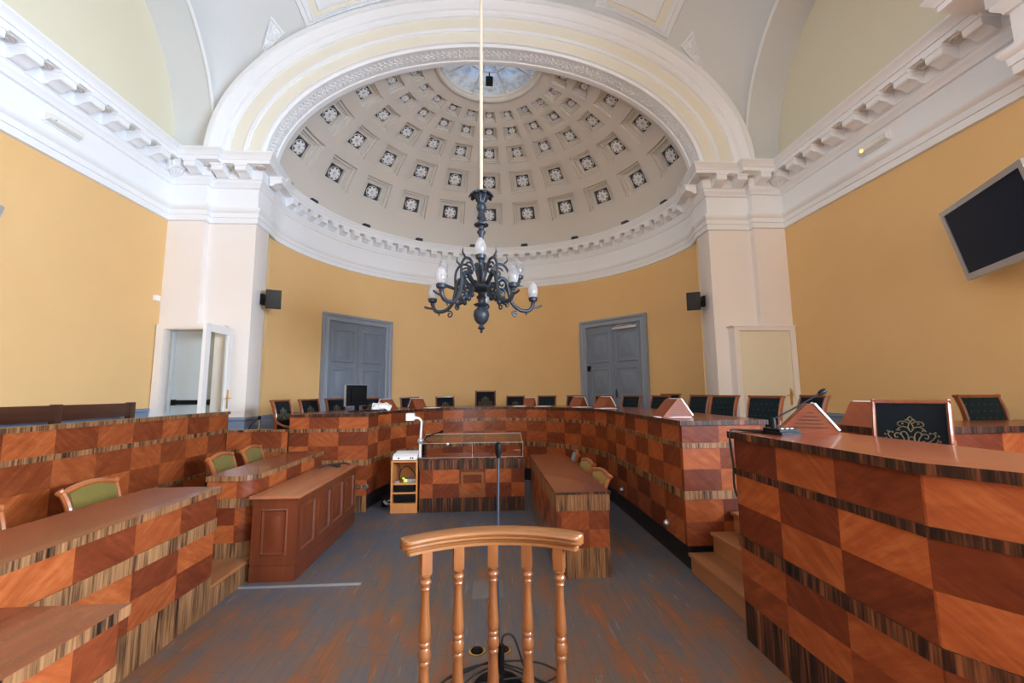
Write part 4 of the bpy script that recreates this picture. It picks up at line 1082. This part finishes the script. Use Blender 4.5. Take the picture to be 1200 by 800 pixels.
# computer screen
mon = thing('computer_screen', (-1.99, 6.66, 1.318), 'black flat computer screen standing at the left end of the judges bench', 'screen', rz=R(238))
bm = bm_new(); lathe(bm, [(.11, 0), (.11, .012), (.03, .02), (.03, .025)], segs=20); part('base', bm, M['black'], mon)
bm = bm_new(); box(bm, -.035, .035, .0, .03, .015, .22, bev=.006); part('stand', bm, M['black'], mon)
bm = bm_new(); box(bm, -.19, .19, -.03, .015, .09, .40, bev=.008); box(bm, -.12, .12, .015, .045, .14, .35, bev=.01); sc_ = part('housing', bm, M['black'], mon)
bm = bm_new()
for q in ((-.195, .195, .39, .405), (-.195, .195, .085, .10)): box(bm, q[0], q[1], -.045, -.005, q[2], q[3], bev=.003)
for q in ((-.195, -.18), (.18, .195)): box(bm, q[0], q[1], -.045, -.005, .1, .39, bev=.003)
part('bezel', bm, M['silver'], sc_)
bm = bm_new(); box(bm, -.2, .2, -.075, .075, 0, .022, bev=.006)
single('keyboard', bm, M['black'], (-1.80, 6.86, 1.318), 'black keyboard lying beside the computer screen', 'keyboard', rz=R(120))

# microphones
def gooseneck(loc, rz, pts, label, base=True, rad=.006, mat='black'):
    root = thing('gooseneck_microphone', loc, label, 'microphone', 'gooseneck microphones', rz)
    if base:
        bm = bm_new(); prism(bm, [(-.07, -.10), (.07, -.10), (.085, -.07), (.085, .06), (.05, .1), (-.05, .1), (-.085, .06), (-.085, -.07)], 0, .018, 'Z'); prism(bm, [(-.07, -.085), (.07, -.085), (.07, .05), (.04, .085), (-.04, .085), (-.07, .05)], .018, .036, 'Z'); bb = part('base', bm, M['black'], root)
        bm = bm_new()
        for k in range(3): box(bm, -.045 + .035 * k, -.025 + .035 * k, -.07, -.05, .036, .041, bev=.002)
        part('button', bm, M['silver'], bb)
        bm = bm_new(); lathe(bm, [(.018, .03), (.018, .08), (.012, .095), (.01, .10)], 0, .04, 10); part('socket', bm, M['black'], root)
    bm = bm_new(); tube(bm, smooth_pts(pts, 8), rad, 8); part('neck', bm, M[mat], root)
    bm = bm_new(); p = Vector(pts[-1]); d = (p - Vector(pts[-2])).normalized(); q = d.to_track_quat('Z', 'Y').to_matrix().to_4x4()
    lathe(bm, [(.0, -.03), (.011, -.028), (.017, -.012), (.019, .008), (.014, .024), (0, .03)], segs=12, mat=Matrix.Translation(p) @ q); part('capsule', bm, M['black'], root)
    return root
gooseneck((1.86, 2.68, 1.316), R(8), [(0, .04, .09), (.08, .03, .125), (.2, .02, .18), (.36, .0, .262)], 'black desk microphone on a long neck standing on the front desk')
bm = bm_new()
tube(bm, smooth_pts([(1.83, 2.62, 1.335), (1.76, 2.74, 1.325), (1.70, 2.84, 1.328), (1.645, 2.85, 1.325), (1.625, 2.84, 1.25), (1.632, 2.83, 1.1), (1.628, 2.83, .98), (1.636, 2.82, .9)], 8), .007, 6)
tube(bm, smooth_pts([(1.84, 2.70, 1.335), (1.78, 2.84, 1.325), (1.70, 2.87, 1.328), (1.652, 2.875, 1.325)], 8), .006, 6)
single('microphone_cable', bm, M['darkrubber'], (1.64, 2.84, 1.3), 'black cable hanging down the front desk corner from the microphone', 'cable', world=True)
gooseneck((-.93, 6.2, .712), 0, [(.06, 0, 0), (.06, 0, .12), (.04, 0, .22), (.10, -.02, .28), (.28, -.03, .335)], 'black gooseneck microphone bending over the clerk desk', False, .008)
gooseneck((-3.27, 6.14, 1.115), 0, [(0, 0, 0), (.03, -.01, .06), (.1, -.03, .12), (.16, -.05, .16)], 'small black gooseneck microphone on the low partition, left one', False, .005)
gooseneck((-3.12, 6.14, 1.115), 0, [(0, 0, 0), (.005, 0, .05), (.01, -.01, .10), (.0, -.03, .16)], 'small black gooseneck microphone on the low partition, right one', False, .005)
# standing microphone at the bar
ms = thing('standing_microphone', (.05, 2.50, 0), 'tall thin microphone stand on a round base behind the witness bar', 'microphone')
bm = bm_new(); lathe(bm, [(.14, 0), (.145, .012), (.13, .03), (.06, .045), (.03, .07), (.0, .07)], segs=28); part('base', bm, M['black'], ms)
bm = bm_new(); tube(bm, [(0, 0, .06), (.0, 0, .3), (.002, 0, .6), (.006, 0, .95), (.01, 0, 1.24)], [.013, .012, .009, .008, .007], 8); part('stand', bm, M['iron'], ms)
bm = bm_new(); lathe(bm, [(.0, 1.22), (.011, 1.225), (.016, 1.25), (.02, 1.275), (.018, 1.305), (0, 1.315)], .01, 0, 12); part('capsule', bm, M['black'], ms)
bm = bm_new(); tube(bm, [(.02, -.015, .10), (.022, -.015, .24)], .016, 8); part('connector', bm, M['black'], ms)
bm = bm_new(); pts = [(.07, 2.70, .24), (.085, 2.70, .29), (.14, 2.71, .27), (.2, 2.72, .1), (.26, 2.74, .012)]
cx0, cy0 = .1, 2.62
for k in range(56):
    a = .5 + k * .42; rr_ = .22 + .07 * math.sin(k * .37) + .03 * math.cos(k * 1.1); pts.append((cx0 + .05 * math.sin(k * .11) + rr_ * 1.35 * math.cos(a), cy0 + .06 * math.cos(k * .2) + rr_ * math.sin(a), .012 + .02 * (1 + math.sin(k * .7)) / 2))
pts += [(.42, 2.5, .01), (.55, 2.45, .01), (.6, 2.4, .01)]
pts = [(x, y - .22, max(z, .062) if 5 <= i and math.hypot(x - .05, y - 2.72) < .19 else z) for i, (x, y, z) in enumerate(pts)]
tube(bm, smooth_pts(pts, 5), .0055, 6)
single('coiled_cable', bm, M['darkrubber'], (.1, 2.6, 0), 'tangle of thin black cable coiled on the floor around the microphone base', 'cable', world=True)
# floor sockets
fb = thing('floor_socket', (.0, 2.86, 0), 'pair of round floor sockets with brass rims behind the witness bar', 'socket')
for x in (-.07, .09):
    bm = bm_new(); lathe(bm, [(.052, 0), (.052, .006), (.04, .008), (.036, .004)], x, 0, 20); part('rim', bm, M['brass'], fb)
    bm = bm_new(); lathe(bm, [(.037, .001), (.037, .012), (.024, .013), (.02, .005), (0, .005)], x, 0, 18); part('outlet', bm, M['black'], fb)
bm = bm_new(); box(bm, -.125, .125, -.16, .16, 0, .004, bev=.001)
single('floor_plate', bm, M['steel'] if False else plain('grey_floor_plate', srgb(112, 108, 108), .5), (.0, 3.70, 0), 'flat grey metal cover plate let into the floor ahead of the witness bar', 'plate')
bm = bm_new(); box(bm, -.45, .55, -.012, .012, 0, .012, bev=.003)
single('cable_cover', bm, M['silver'], (-1.62, 3.87, 0), 'thin grey cable strip on the floor before the panelled cabinet', 'cable cover')

# ------------------------------------------------------------------ witness bar
wb = thing('witness_bar', (.02, 1.85, 0), 'honey wood witness bar with five turned balusters and a curved handrail', 'railing')
CR = .62; cyc = 1.93 - CR
def barpt(a, r): return (.02 + (r) * math.sin(a), cyc + r * math.cos(a))
bm = bm_new(); A0 = R(33); n = 28
RPROF = [(-.036, .908), (-.034, .925), (-.022, .93), (-.024, .945), (-.045, .948), (-.052, .957), (-.05, .97), (-.06, .976), (-.066, .990), (-.06, 1.004), (-.045, 1.012), (.045, 1.012), (.06, 1.004), (.066, .990), (.06, .976), (.05, .97), (.052, .957), (.045, .948), (.024, .945), (.022, .93), (.034, .925), (.036, .908)]
RPROF = [(o * .68, 1.016 - (1.012 - z) * .62) for o, z in RPROF]
rows = []
for k in range(n + 1):
    a = -A0 + 2 * A0 * k / n; f = 1.0
    rows.append([bm.verts.new((*barpt(a, CR + o), z)) for o, z in RPROF])
for a, b in zip(rows, rows[1:]):
    m = len(RPROF)
    for i in range(m): bm.faces.new([a[i], a[(i + 1) % m], b[(i + 1) % m], b[i]])
# rounded ends
for row, sg in ((rows[0], -1), (rows[-1], 1)):
    a = sg * A0; t = Vector((math.cos(a), -math.sin(a), 0)) * sg
    prev = row
    for q in (.45, .8, 1.0):
        cen = Vector((*barpt(a, CR), 0)); nr = []
        for v, (o, z) in zip(row, RPROF):
            base = Vector((*barpt(a, CR + o * math.sqrt(max(0, 1 - (q * .96) ** 2) ) if True else o), z)); nr.append(bm.verts.new(base + t * abs(.034) * q * (1.0 if z > .975 else .45)))
        m = len(RPROF)
        for i in range(m): bm.faces.new([prev[i], prev[(i + 1) % m], nr[(i + 1) % m], nr[i]])
        prev = nr
    bm.faces.new(prev)
part('handrail', bm, M['oak'], wb, True, sharp=28)
BP = [(.019, .895), (.019, .80), (.02, .795), (.024, .79), (.019, .782), (.017, .775), (.024, .766), (.025, .758), (.018, .748), (.0175, .742), (.021, .735), (.017, .726), (.0165, .70), (.0185, .65), (.0225, .59), (.025, .555), (.0235, .535), (.0185, .525), (.023, .519), (.0235, .512), (.019, .505), (.0225, .498), (.0265, .482), (.0245, .464), (.0185, .456), (.0235, .449), (.022, .442), (.019, .436), (.0195, .42), (.024, .36), (.0245, .33), (.021, .26), (.017, .19), (.0215, .18), (.018, .172), (.025, .160), (.019, .15), (.021, .14)]
def bz(z):
    K = [(.0, .0), (.14, .14), (.436, .513), (.482, .56), (.525, .605), (.735, .806), (.80, .866), (.9, .95)]
    for (a0, b0), (a1, b1) in zip(K, K[1:]):
        if z <= a1: return b0 + (b1 - b0) * (z - a0) / (a1 - a0)
BP = [(r, bz(z)) for r, z in BP]
for a in (-26.5, -13.6, 0, 13.6, 26.5):
    x, y = barpt(R(a), CR); bm = bm_new()
    mrot = Matrix.Translation((x, y, 0)) @ Matrix.Rotation(-R(a), 4, 'Z')
    box(bm, -.022, .022, -.022, .022, .862, .953, bev=.003, mat=mrot); lathe(bm, [(r, z - .0) for r, z in BP if z < .8635], segs=18, mat=mrot); box(bm, -.022, .022, -.022, .022, .04, .145, bev=.003, mat=mrot)
    part('baluster', bm, M['oakz'], wb, True, sharp=50)
bm = bm_new(); rows = []
for k in range(n + 1):
    a = -A0 + 2 * A0 * k / n; rows.append([bm.verts.new((*barpt(a, CR + o), z)) for o, z in ((-.05, 0), (-.05, .03), (-.035, .045), (.035, .045), (.05, .03), (.05, 0))])
for a, b in zip(rows, rows[1:]):
    for i in range(6): bm.faces.new([a[i], a[(i + 1) % 6], b[(i + 1) % 6], b[i]])
bm.faces.new(rows[0]); bm.faces.new(rows[-1]); part('base_rail', bm, M['oak'], wb, True)

# ------------------------------------------------------------------ equipment rack and document camera
rk = thing('equipment_rack', (-1.12, 6.2, 0), 'open pine equipment cupboard with shelves left of the clerk desk', 'cupboard')
bm = bm_new(); x0, x1, y0, y1, zt = -1.305, -.95, 6.0, 6.42, .685
box(bm, x0, x0 + .025, y0, y1, 0, zt); box(bm, x1 - .02, x1, y0, y1, 0, zt); box(bm, x0 + .025, x1 - .02, y1 - .02, y1, .09, zt); box(bm, x0 + .025, x1 - .02, y0, y1 - .02, .0, .10)
part('carcass', bm, M['pine'], rk, True)
for z in (.10, .245, .365, .66):
    bm = bm_new(); box(bm, x0 + .025, x1 - .02, y0, y1 - .02, z, z + .022); part('shelf', bm, M['pine'], rk, True)
bm = bm_new(); box(bm, -1.26, -1.0, 6.03, 6.36, .267, .355, bev=.006); box(bm, -1.14, -1.10, 6.022, 6.03, .32, .33); single('amplifier', bm, M['black'], (-1.13, 6.2, .267), 'black amplifier on the middle shelf of the pine cupboard', 'amplifier', world=True)
bm = bm_new(); box(bm, -1.26, -.99, 6.05, 6.36, .122, .225, bev=.006); single('video_recorder', bm, M['black'], (-1.13, 6.2, .122), 'black recorder on the lowest shelf of the pine cupboard', 'recorder', world=True)
ad = thing('network_box', (-1.1, 6.15, .387), 'grey network box with green lights on the upper cupboard shelf', 'network box')
bm = bm_new(); box(bm, -1.12, -.98, 6.06, 6.25, .387, .425, bev=.005); box(bm, -1.26, -1.2, 6.03, 6.08, .387, .41, bev=.004); part('case', bm, M['silver'], ad, True)
bm = bm_new(); box(bm, -1.14, -1.10, 6.045, 6.058, .395, .43); box(bm, -1.16, -1.13, 6.05, 6.06, .432, .448); part('light', bm, M['greenled'], ad, True)
bm = bm_new(); tube(bm, smooth_pts([(-1.2, 6.1, .41), (-1.23, 6.2, .5), (-1.15, 6.3, .56), (-1.05, 6.25, .5), (-1.0, 6.2, .42)], 6), .006, 6); tube(bm, smooth_pts([(-1.22, 6.07, .4), (-1.2, 6.12, .52), (-1.24, 6.2, .6)], 6), .005, 6); part('cable', bm, M['darkrubber'], ad, True)
dc = thing('document_camera', (-1.1, 6.15, .685), 'white document camera with an upright arm on top of the pine cupboard', 'camera')
bm = bm_new(); prism(bm, [(6.02, .69), (6.02, .735), (6.08, .76), (6.36, .772), (6.36, .69)], -1.29, -.965, 'X'); part('base', bm, M['whiteplastic'], dc, True)
bm = bm_new()
for x in (-1.22, -1.06, -1.03): box(bm, x, x + .02, 6.015, 6.022, .705, .722)
part('button', bm, M['black'], dc, True)
bm = bm_new(); tube(bm, smooth_pts([(-.935, 6.1, .70), (-.935, 6.1, .9), (-.92, 6.08, 1.15), (-.925, 6.07, 1.21), (-.96, 6.06, 1.245), (-1.02, 6.05, 1.25)], 6), .016, 10); part('arm', bm, M['whiteplastic'], dc, True)
bm = bm_new(); ball(bm, (-.935, 6.1, .935), .04, 1, 1, 1.1, 12, 8); part('joint', bm, M['silver'], dc, True)
bm = bm_new(); box(bm, -1.12, -1.01, 5.99, 6.09, 1.215, 1.315, bev=.012); tube(bm, [(-1.01, 6.05, 1.25), (-.985, 6.05, 1.25)], .022, 10); part('head', bm, M['whiteplastic'], dc, True)
pj = thing('cable_box', (-1.42, 6.36, 0), 'small grey box with trailing cables on the floor left of the pine cupboard', 'box')
bm = bm_new(); box(bm, -1.50, -1.42, 6.32, 6.44, 0, .14, bev=.012); part('case', bm, M['black'], pj, True)
bm = bm_new(); tube(bm, [(-1.46, 6.31, .09), (-1.43, 6.30, .06), (-1.40, 6.31, .05)], .02, 8); tube(bm, [(-1.42, 6.33, .045), (-1.33, 6.34, .045)], .012, 6); tube(bm, [(-1.42, 6.33, .085), (-1.33, 6.34, .09)], .009, 6); part('cable', bm, M['silver'], pj, True)

# ------------------------------------------------------------------ wall fittings
def speaker(x, y, z, s, label, facing):
    root = thing('wall_speaker', (x, y, z), label, 'speaker', 'wall speakers', 0)
    bm = bm_new(); box(bm, min(0, s * .05), max(0, s * .05), -.05, .05, -.10, .10, bev=.012); part('wall_bracket', bm, M['black'], root)
    bm = bm_new(); tube(bm, [(s * .05, 0, -.01), (s * .12, -.01, -.02)], .018, 8); part('arm', bm, M['black'], root)
    m = Matrix.Translation((s * .22, -.02, 0)) @ Matrix.Rotation(facing, 4, 'Z') @ Matrix.Rotation(R(12), 4, 'X')
    bm = bm_new(); prism(bm, [(-.12, -.09), (.12, -.09), (.095, .10), (-.095, .10)], -.165, .165, 'Z', mat=m); h = part('cabinet', bm, M['black'], root)
    bm = bm_new(); v = box(bm, -.112, .112, -.102, -.088, -.155, .155, bev=.004, mat=m); part('grille', bm, M['darkrubber'], h)
speaker(-3.98, 7.62, 3.25, 1, 'black loudspeaker on the left pilaster', R(25))
speaker(4.05, 7.62, 3.24, -1, 'black loudspeaker on the right pilaster', R(-25))
def emer(x, y, z, s, label, lit):
    root = thing('emergency_light', (x, y, z), label, 'lamp', 'emergency lights on the cornice frieze')
    bm = bm_new(); box(bm, min(0, s * .03), max(0, s * .03), -.24, .24, -.065, .065, bev=.008); part('back_plate', bm, M['whiteplastic'], root)
    bm = bm_new(); prism(bm, [(s * .03, -.055), (s * .085, -.035), (s * .085, .035), (s * .03, .055)], -.22, .22, 'Y'); d = part('diffuser', bm, M['emglass'], root)
    bm = bm_new(); box(bm, min(s * .085, s * .09), max(s * .085, s * .09), -.2, .2, -.012, .012); part('tube', bm, M['whiteplastic'], root)
    bm = bm_new(); ball(bm, (s * .09, .14 if lit else -.14, -.015), .022 if lit else .01); part('indicator', bm, M['led'] if lit else M['silver'], root)
emer(XL + .015, 5.31, 4.955, 1, 'white emergency light on the left frieze', False)
emer(XR - .015, 5.28, 4.965, -1, 'white emergency light with a glowing amber dot on the right frieze', True)
bm = bm_new(); box(bm, 0, .05, -.05, .05, -.045, .045, bev=.008); bmesh.ops.translate(bm, verts=bm.verts[:], vec=(0, 0, 0))
single('wall_sensor', bm, M['whiteplastic'], (XL, 7.08, 3.15), 'small white sensor box near the corner of the left wall', 'sensor')
FL = [(-3.62, 8.1), (-3.52, 8.86), (-2.85, 10.15), (-1.75, 11.04), (-.38, 11.47), (1.0, 11.38), (2.28, 10.83), (3.27, 9.78), (3.72, 8.66), (3.78, 8.05)]
for k, (x, y) in enumerate(FL):
    dx, dy = AC[0] - x, AC[1] - y; rz = math.atan2(dy, dx) + PI / 2; dd = math.hypot(dx, dy); kx = 3.93 / dd
    root = thing('cornice_floodlight', (AC[0] - dx * kx, AC[1] - dy * kx, 5.615), 'small dark floodlight on the apse cornice, %s from the left' % ORD[k], 'floodlight', 'floodlights on the apse cornice', rz)
    bm = bm_new(); box(bm, -.085, .085, -.05, .05, .025, .085, bev=.01); part('housing', bm, M['iron'], root)
    bm = bm_new(); box(bm, -.095, -.087, -.015, .015, .008, .06); box(bm, .087, .095, -.015, .015, .008, .06); box(bm, -.095, .095, -.015, .015, 0, .008); part('bracket', bm, M['black'], root)

# televisions
def tv(TL, ang, tiltd, W, H, label, s):
    a = R(ang); dv = Vector((math.sin(a) * s, math.cos(a), 0)); nh = Vector((-math.cos(a) * s, math.sin(a), 0)); t = R(tiltd)
    dn = -nh * math.sin(t) + Vector((0, 0, -math.cos(t))); nn = nh * math.cos(t) - Vector((0, 0, math.sin(t)))
    c = Vector(TL) - dv * W / 2 + dn * H / 2
    ex, ez = -dv, -dn
    root = thing('television', c, label, 'television', 'wall televisions')
    m = Matrix((dv, -nn, ez)).transposed().to_4x4()
    if m.determinant() < 0: m = Matrix((-dv, -nn, ez)).transposed().to_4x4()
    def B(bm, x0, x1, z0, z1, y0, y1, bev=0): box(bm, x0, x1, y0, y1, z0, z1, bev=bev, mat=m)
    w, h, f = W / 2, H / 2, .055
    bm = bm_new(); B(bm, -w, w, h - f, h, 0, .07); B(bm, -w, w, -h, -h + f * 1.2, 0, .07); B(bm, -w, -w + f, -h + f * 1.2, h - f, 0, .07); B(bm, w - f, w, -h + f * 1.2, h - f, 0, .07); part('bezel', bm, M['silver'], root, label='silver grey bezel')
    bm = bm_new(); B(bm, -w + f, w - f, -h + f * 1.2, h - f, .012, .02); part('screen', bm, M['screen'], root, label='dark blank screen')
    bm = bm_new(); B(bm, -w + .03, w - .03, -h + .03, h - .03, .07, .13, .015); part('rear_cover', bm, M['black'], root)
    bm = bm_new(); x = XR if s > 0 else XL; end = Vector((x - s * .035, c.y + .1, c.z + .1)) - c; st_ = m.to_3x3() @ Vector((0, .13, 0)); tube(bm, [st_, end], .04, 8); box(bm, *sorted((end.x + s * .034, end.x - s * .005)), end.y - .15, end.y + .15, end.z - .15, end.z + .15, bev=.005); part('wall_arm', bm, M['black'], root)
tv((5.065, 4.317, 3.534), 25, 12, 1.25, .80, 'large dark television tilted down from the right wall', 1)
tv((-5.0, 4.53, 3.545), 25, 12, 1.25, .80, 'television on the left wall, only its grey corner in view', -1)

# ------------------------------------------------------------------ chandelier
ch = thing('chandelier', (-.08, 5.5, 2.36), 'dark iron chandelier with frosted lamps hanging on a long pale rod', 'chandelier')
CXc, CYc = -.08, 5.5
def Z(v): return v
bm = bm_new(); lathe(bm, [(.0, 2.352), (.02, 2.37), (.012, 2.39), (.05, 2.42), (.03, 2.45), (.025, 2.47), (.05, 2.48), (.085, 2.52), (.105, 2.59), (.095, 2.65), (.05, 2.695), (.04, 2.705), (.09, 2.72), (.10, 2.735), (.04, 2.76), (.045, 2.80), (.065, 2.83), (.04, 2.865), (.05, 2.89), (.13, 2.92), (.15, 2.95), (.155, 2.98), (.11, 3.01), (.06, 3.03), (.055, 3.08), (.085, 3.18), (.10, 3.25), (.09, 3.28), (.04, 3.30), (.045, 3.36), (.05, 3.40), (.025, 3.43)], CXc, CYc, 24); part('body', bm, M['iron'], ch, True, sharp=45)
bm = bm_new(); lathe(bm, [(.028, 3.42), (.04, 3.50), (.035, 3.60), (.03, 3.66), (.055, 3.70), (.06, 3.72), (.035, 3.75), (.04, 3.79), (.095, 3.805), (.10, 3.82), (.05, 3.845), (.04, 3.88), (.06, 3.91), (.05, 3.94), (.04, 4.00), (.055, 4.02), (.07, 4.055), (.06, 4.10), (.045, 4.12), (.055, 4.15), (.05, 4.2), (.0, 4.2)], CXc, CYc, 20); part('stem', bm, M['iron'], ch, True, sharp=45)
bm = bm_new()
for k in range(10):
    a = 2 * PI * k / 10; u = Vector((math.cos(a), math.sin(a), 0)); w = Vector((-math.sin(a), math.cos(a), 0)); c0 = Vector((CXc, CYc, 0))
    pr = [(.045, 4.13, .02), (.06, 4.19, .04), (.095, 4.235, .055), (.14, 4.245, .045), (.165, 4.215, .02)]
    L_ = [[bm.verts.new(c0 + u * (r - .0) + w * s * hw + Vector((0, 0, z + (.006 if s == 0 else 0)))) for s in (-1, 0, 1)] for r, z, hw in pr]
    L2 = [[bm.verts.new(c0 + u * r + w * s * hw + Vector((0, 0, z - .012))) for s in (-1, 0, 1)] for r, z, hw in pr]
    for A_, B_ in zip(L_, L_[1:]):
        for i in range(2): bm.faces.new([A_[i], A_[i + 1], B_[i + 1], B_[i]])
    for A_, B_ in zip(L2, L2[1:]):
        for i in range(2): bm.faces.new([A_[i], B_[i], B_[i + 1], A_[i + 1]])
    for i in (0, 2):
        for A_, A2, B_, B2 in zip(L_, L2, L_[1:], L2[1:]): bm.faces.new([A_[i], B_[i], B2[i], A2[i]])
    bm.faces.new([*L_[-1], *L2[-1][::-1]])
part('leaf_crown', bm, M['iron'], ch, True)
bm = bm_new(); tube(bm, [(CXc, CYc, 4.2), (CXc, CYc, 10.6)], .022, 10); part('rod', bm, M['rodwhite'], ch, True, label='long ivory suspension rod')
def spiral(c, u, r0, turns, sg=1, n=18, a0=0):
    out = []
    for k in range(n + 1):
        a = a0 + sg * turns * 2 * PI * k / n; r = r0 * (1 - .8 * k / n); out.append(Vector(c) + u * r * math.cos(a) + Vector((0, 0, r * math.sin(a))))
    return out
def lamp_arm(ang, rad, zl, upper):
    a = R(ang); u = Vector((math.cos(a), math.sin(a), 0)); c0 = Vector((CXc, CYc, 0)); P = lambda r, z: c0 + u * r + Vector((0, 0, z))
    bm = bm_new()
    if not upper:
        ctrl = [(.10, 2.96), (.19, 3.02), (.27, 3.10), (.34, 3.06), (.37, 2.94), (.42, 2.78), (.52, 2.69), (.64, 2.68), (rad - .02, 2.73), (rad, zl - .12)]
        tube(bm, smooth_pts([P(r, z) for r, z in ctrl], 6), [.03] * 20 + [.026] * 34 + [.022], 8)
        tube(bm, smooth_pts([P(.13, 3.16), P(.2, 3.28), P(.3, 3.29), P(.37, 3.2), P(.38, 3.05), P(.36, 2.92)], 6), .017, 7)
        tube(bm, spiral(P(.22, 3.17), u, .085, 1.4, 1, a0=.4), .013, 6); tube(bm, spiral(P(.27, 2.9), u, .07, 1.3, -1, a0=2), .014, 6); tube(bm, spiral(P(.46, 2.63), u, .05, 1.2, 1, a0=1), .011, 6)
        tube(bm, [P(.3, 3.29), P(.36, 3.35), P(.35, 3.41)], [.014, .012, .003], 6)
        tube(bm, smooth_pts([P(rad - .02, 2.73), P(rad + .06, 2.74), P(rad + .13, 2.765)], 4), [.016] * 8 + [.004], 6); tube(bm, [P(.62, 2.68), P(.62, 2.645), P(.62, 2.615)], [.022, .012, .003], 6)
        for (r, z) in ((.18, 2.84), (.3, 2.82), (.24, 2.78)): ball(bm, P(r, z), .038, .9, .9, 1.1, 6, 5)
        tube(bm, smooth_pts([P(.16, 2.92), P(.26, 2.80), P(.36, 2.76), P(.33, 2.72)], 5), [.03] * 10 + [.02] * 5 + [.004], 6)
    else:
        ctrl = [(.08, 3.06), (.2, 2.99), (.34, 2.97), (.46, 3.01), (rad - .02, 3.07), (rad, zl - .12)]
        tube(bm, smooth_pts([P(r, z) for r, z in ctrl], 6), .022, 8); tube(bm, spiral(P(.32, 3.05), u, .07, 1.3, 1, a0=-1.5), .012, 6)
        tube(bm, [P(rad - .05, 3.05), P(rad + .08, 3.07)], [.014, .003], 6)
    arm = part('arm', bm, M['iron'], ch, True, sharp=60)
    bm = bm_new(); lathe(bm, [(.02, -.16), (.03, -.14), (.025, -.125), (.055, -.11), (.06, -.085), (.065, -.07), (.05, -.06)], P(rad, 0).x, P(rad, 0).y, 14, mat=Matrix.Translation((0, 0, zl))); part('lamp_socket', bm, M['iron'], arm, True)
    bm = bm_new(); lathe(bm, [(.036, -.07), (.055, -.04), (.066, .01), (.066, .045), (.054, .09), (.036, .125), (.016, .145), (.0, .152)], P(rad, 0).x, P(rad, 0).y, 16, mat=Matrix.Translation((0, 0, zl))); part('lamp_shade', bm, M['lampglass'], arm, True)
for k in range(5): lamp_arm(-130 + 72 * k, .72, 2.93, False)
for an in (-90, 30, 152): lamp_arm(an, .60, 3.27, True)
# ------------------------------------------------------------------ windows behind the viewer and daylight
def window(n, c, axis, w, h, label):
    root = thing('window_%d' % n, c, label, 'window', kind='structure', rz=0 if axis == 'Y' else PI / 2)
    bm = bm_new()
    for x0, x1, z0, z1 in ((-w / 2 - .1, -w / 2, 0, h), (w / 2, w / 2 + .1, 0, h), (-w / 2 - .1, w / 2 + .1, -.1, 0), (-w / 2 - .1, w / 2 + .1, h, h + .12), (-.03, .03, 0, h), (-w / 2, w / 2, h * .66, h * .66 + .05)): box(bm, x0, x1, -.04, .04, z0, z1)
    part('window_frame', bm, M['whitedoor'], root)
    bm = bm_new(); box(bm, -w / 2, w / 2, -.005, .005, 0, h); part('pane', bm, M['glass'], root)
def area(name, loc, direction, sx, sy, power, col):
    d = bpy.data.lights.new(name, 'AREA'); d.shape = 'RECTANGLE'; d.size = sx; d.size_y = sy; d.energy = power; d.color = col; d.spread = R(165)
    o = link(bpy.data.objects.new(name, d)); o.location = loc; o.rotation_euler = Vector(direction).to_track_quat('-Z', 'Z').to_euler()
    return o
window(2, (XR - .06, -2.6, 1.3), 'X', 1.6, 3.0, 'tall window in the right wall behind the viewer')
window(3, (XR - .06, -.3, 1.3), 'X', 1.6, 3.0, 'tall window in the right wall beside the viewer')
window(4, (-2.4, YB + .06, 1.3), 'Y', 1.8, 3.2, 'tall window in the rear wall behind the viewer, left one')
window(5, (2.4, YB + .06, 1.3), 'Y', 1.8, 3.2, 'tall window in the rear wall behind the viewer, right one')
DAY = (.79, .95, 1.14)
area('daylight_right_rear', (XR - .16, -2.6, 2.8), (-1, -.12, -.03), 1.6, 3.0, P_RIGHT, DAY)
area('daylight_right_side', (XR - .16, -.3, 2.8), (-1, -.12, -.03), 1.6, 3.0, P_RIGHT, DAY)
area('daylight_back_left', (-2.4, YB + .16, 2.9), (0, 1, -.25), 1.8, 3.2, P_BACK, DAY)
area('daylight_back_right', (2.4, YB + .16, 2.9), (0, 1, -.25), 1.8, 3.2, P_BACK, DAY)
w = bpy.data.worlds.new('world'); scene.world = w; w.use_nodes = True
nt = w.node_tree; nt.nodes.clear()
bg = nt.nodes.new('ShaderNodeBackground'); ow = nt.nodes.new('ShaderNodeOutputWorld'); sky = nt.nodes.new('ShaderNodeTexSky')
sky.sky_type = 'HOSEK_WILKIE'; sky.turbidity = 8.0; sky.sun_direction = (0.3, -.5, .8)
nt.links.new(sky.outputs[0], bg.inputs[0]); bg.inputs[1].default_value = SKY; nt.links.new(bg.outputs[0], ow.inputs[0])
vs = scene.view_settings; vs.view_transform = 'Standard'; vs.look = 'None'; vs.gamma = 1; vs.use_curve_mapping = False; vs.exposure = EXPO
scene.display_settings.display_device = 'sRGB'
scene.cycles.max_bounces = 10; scene.cycles.diffuse_bounces = 6; scene.cycles.transparent_max_bounces = 12; scene.cycles.use_denoising = True
scene.cycles.sample_clamp_indirect = 6
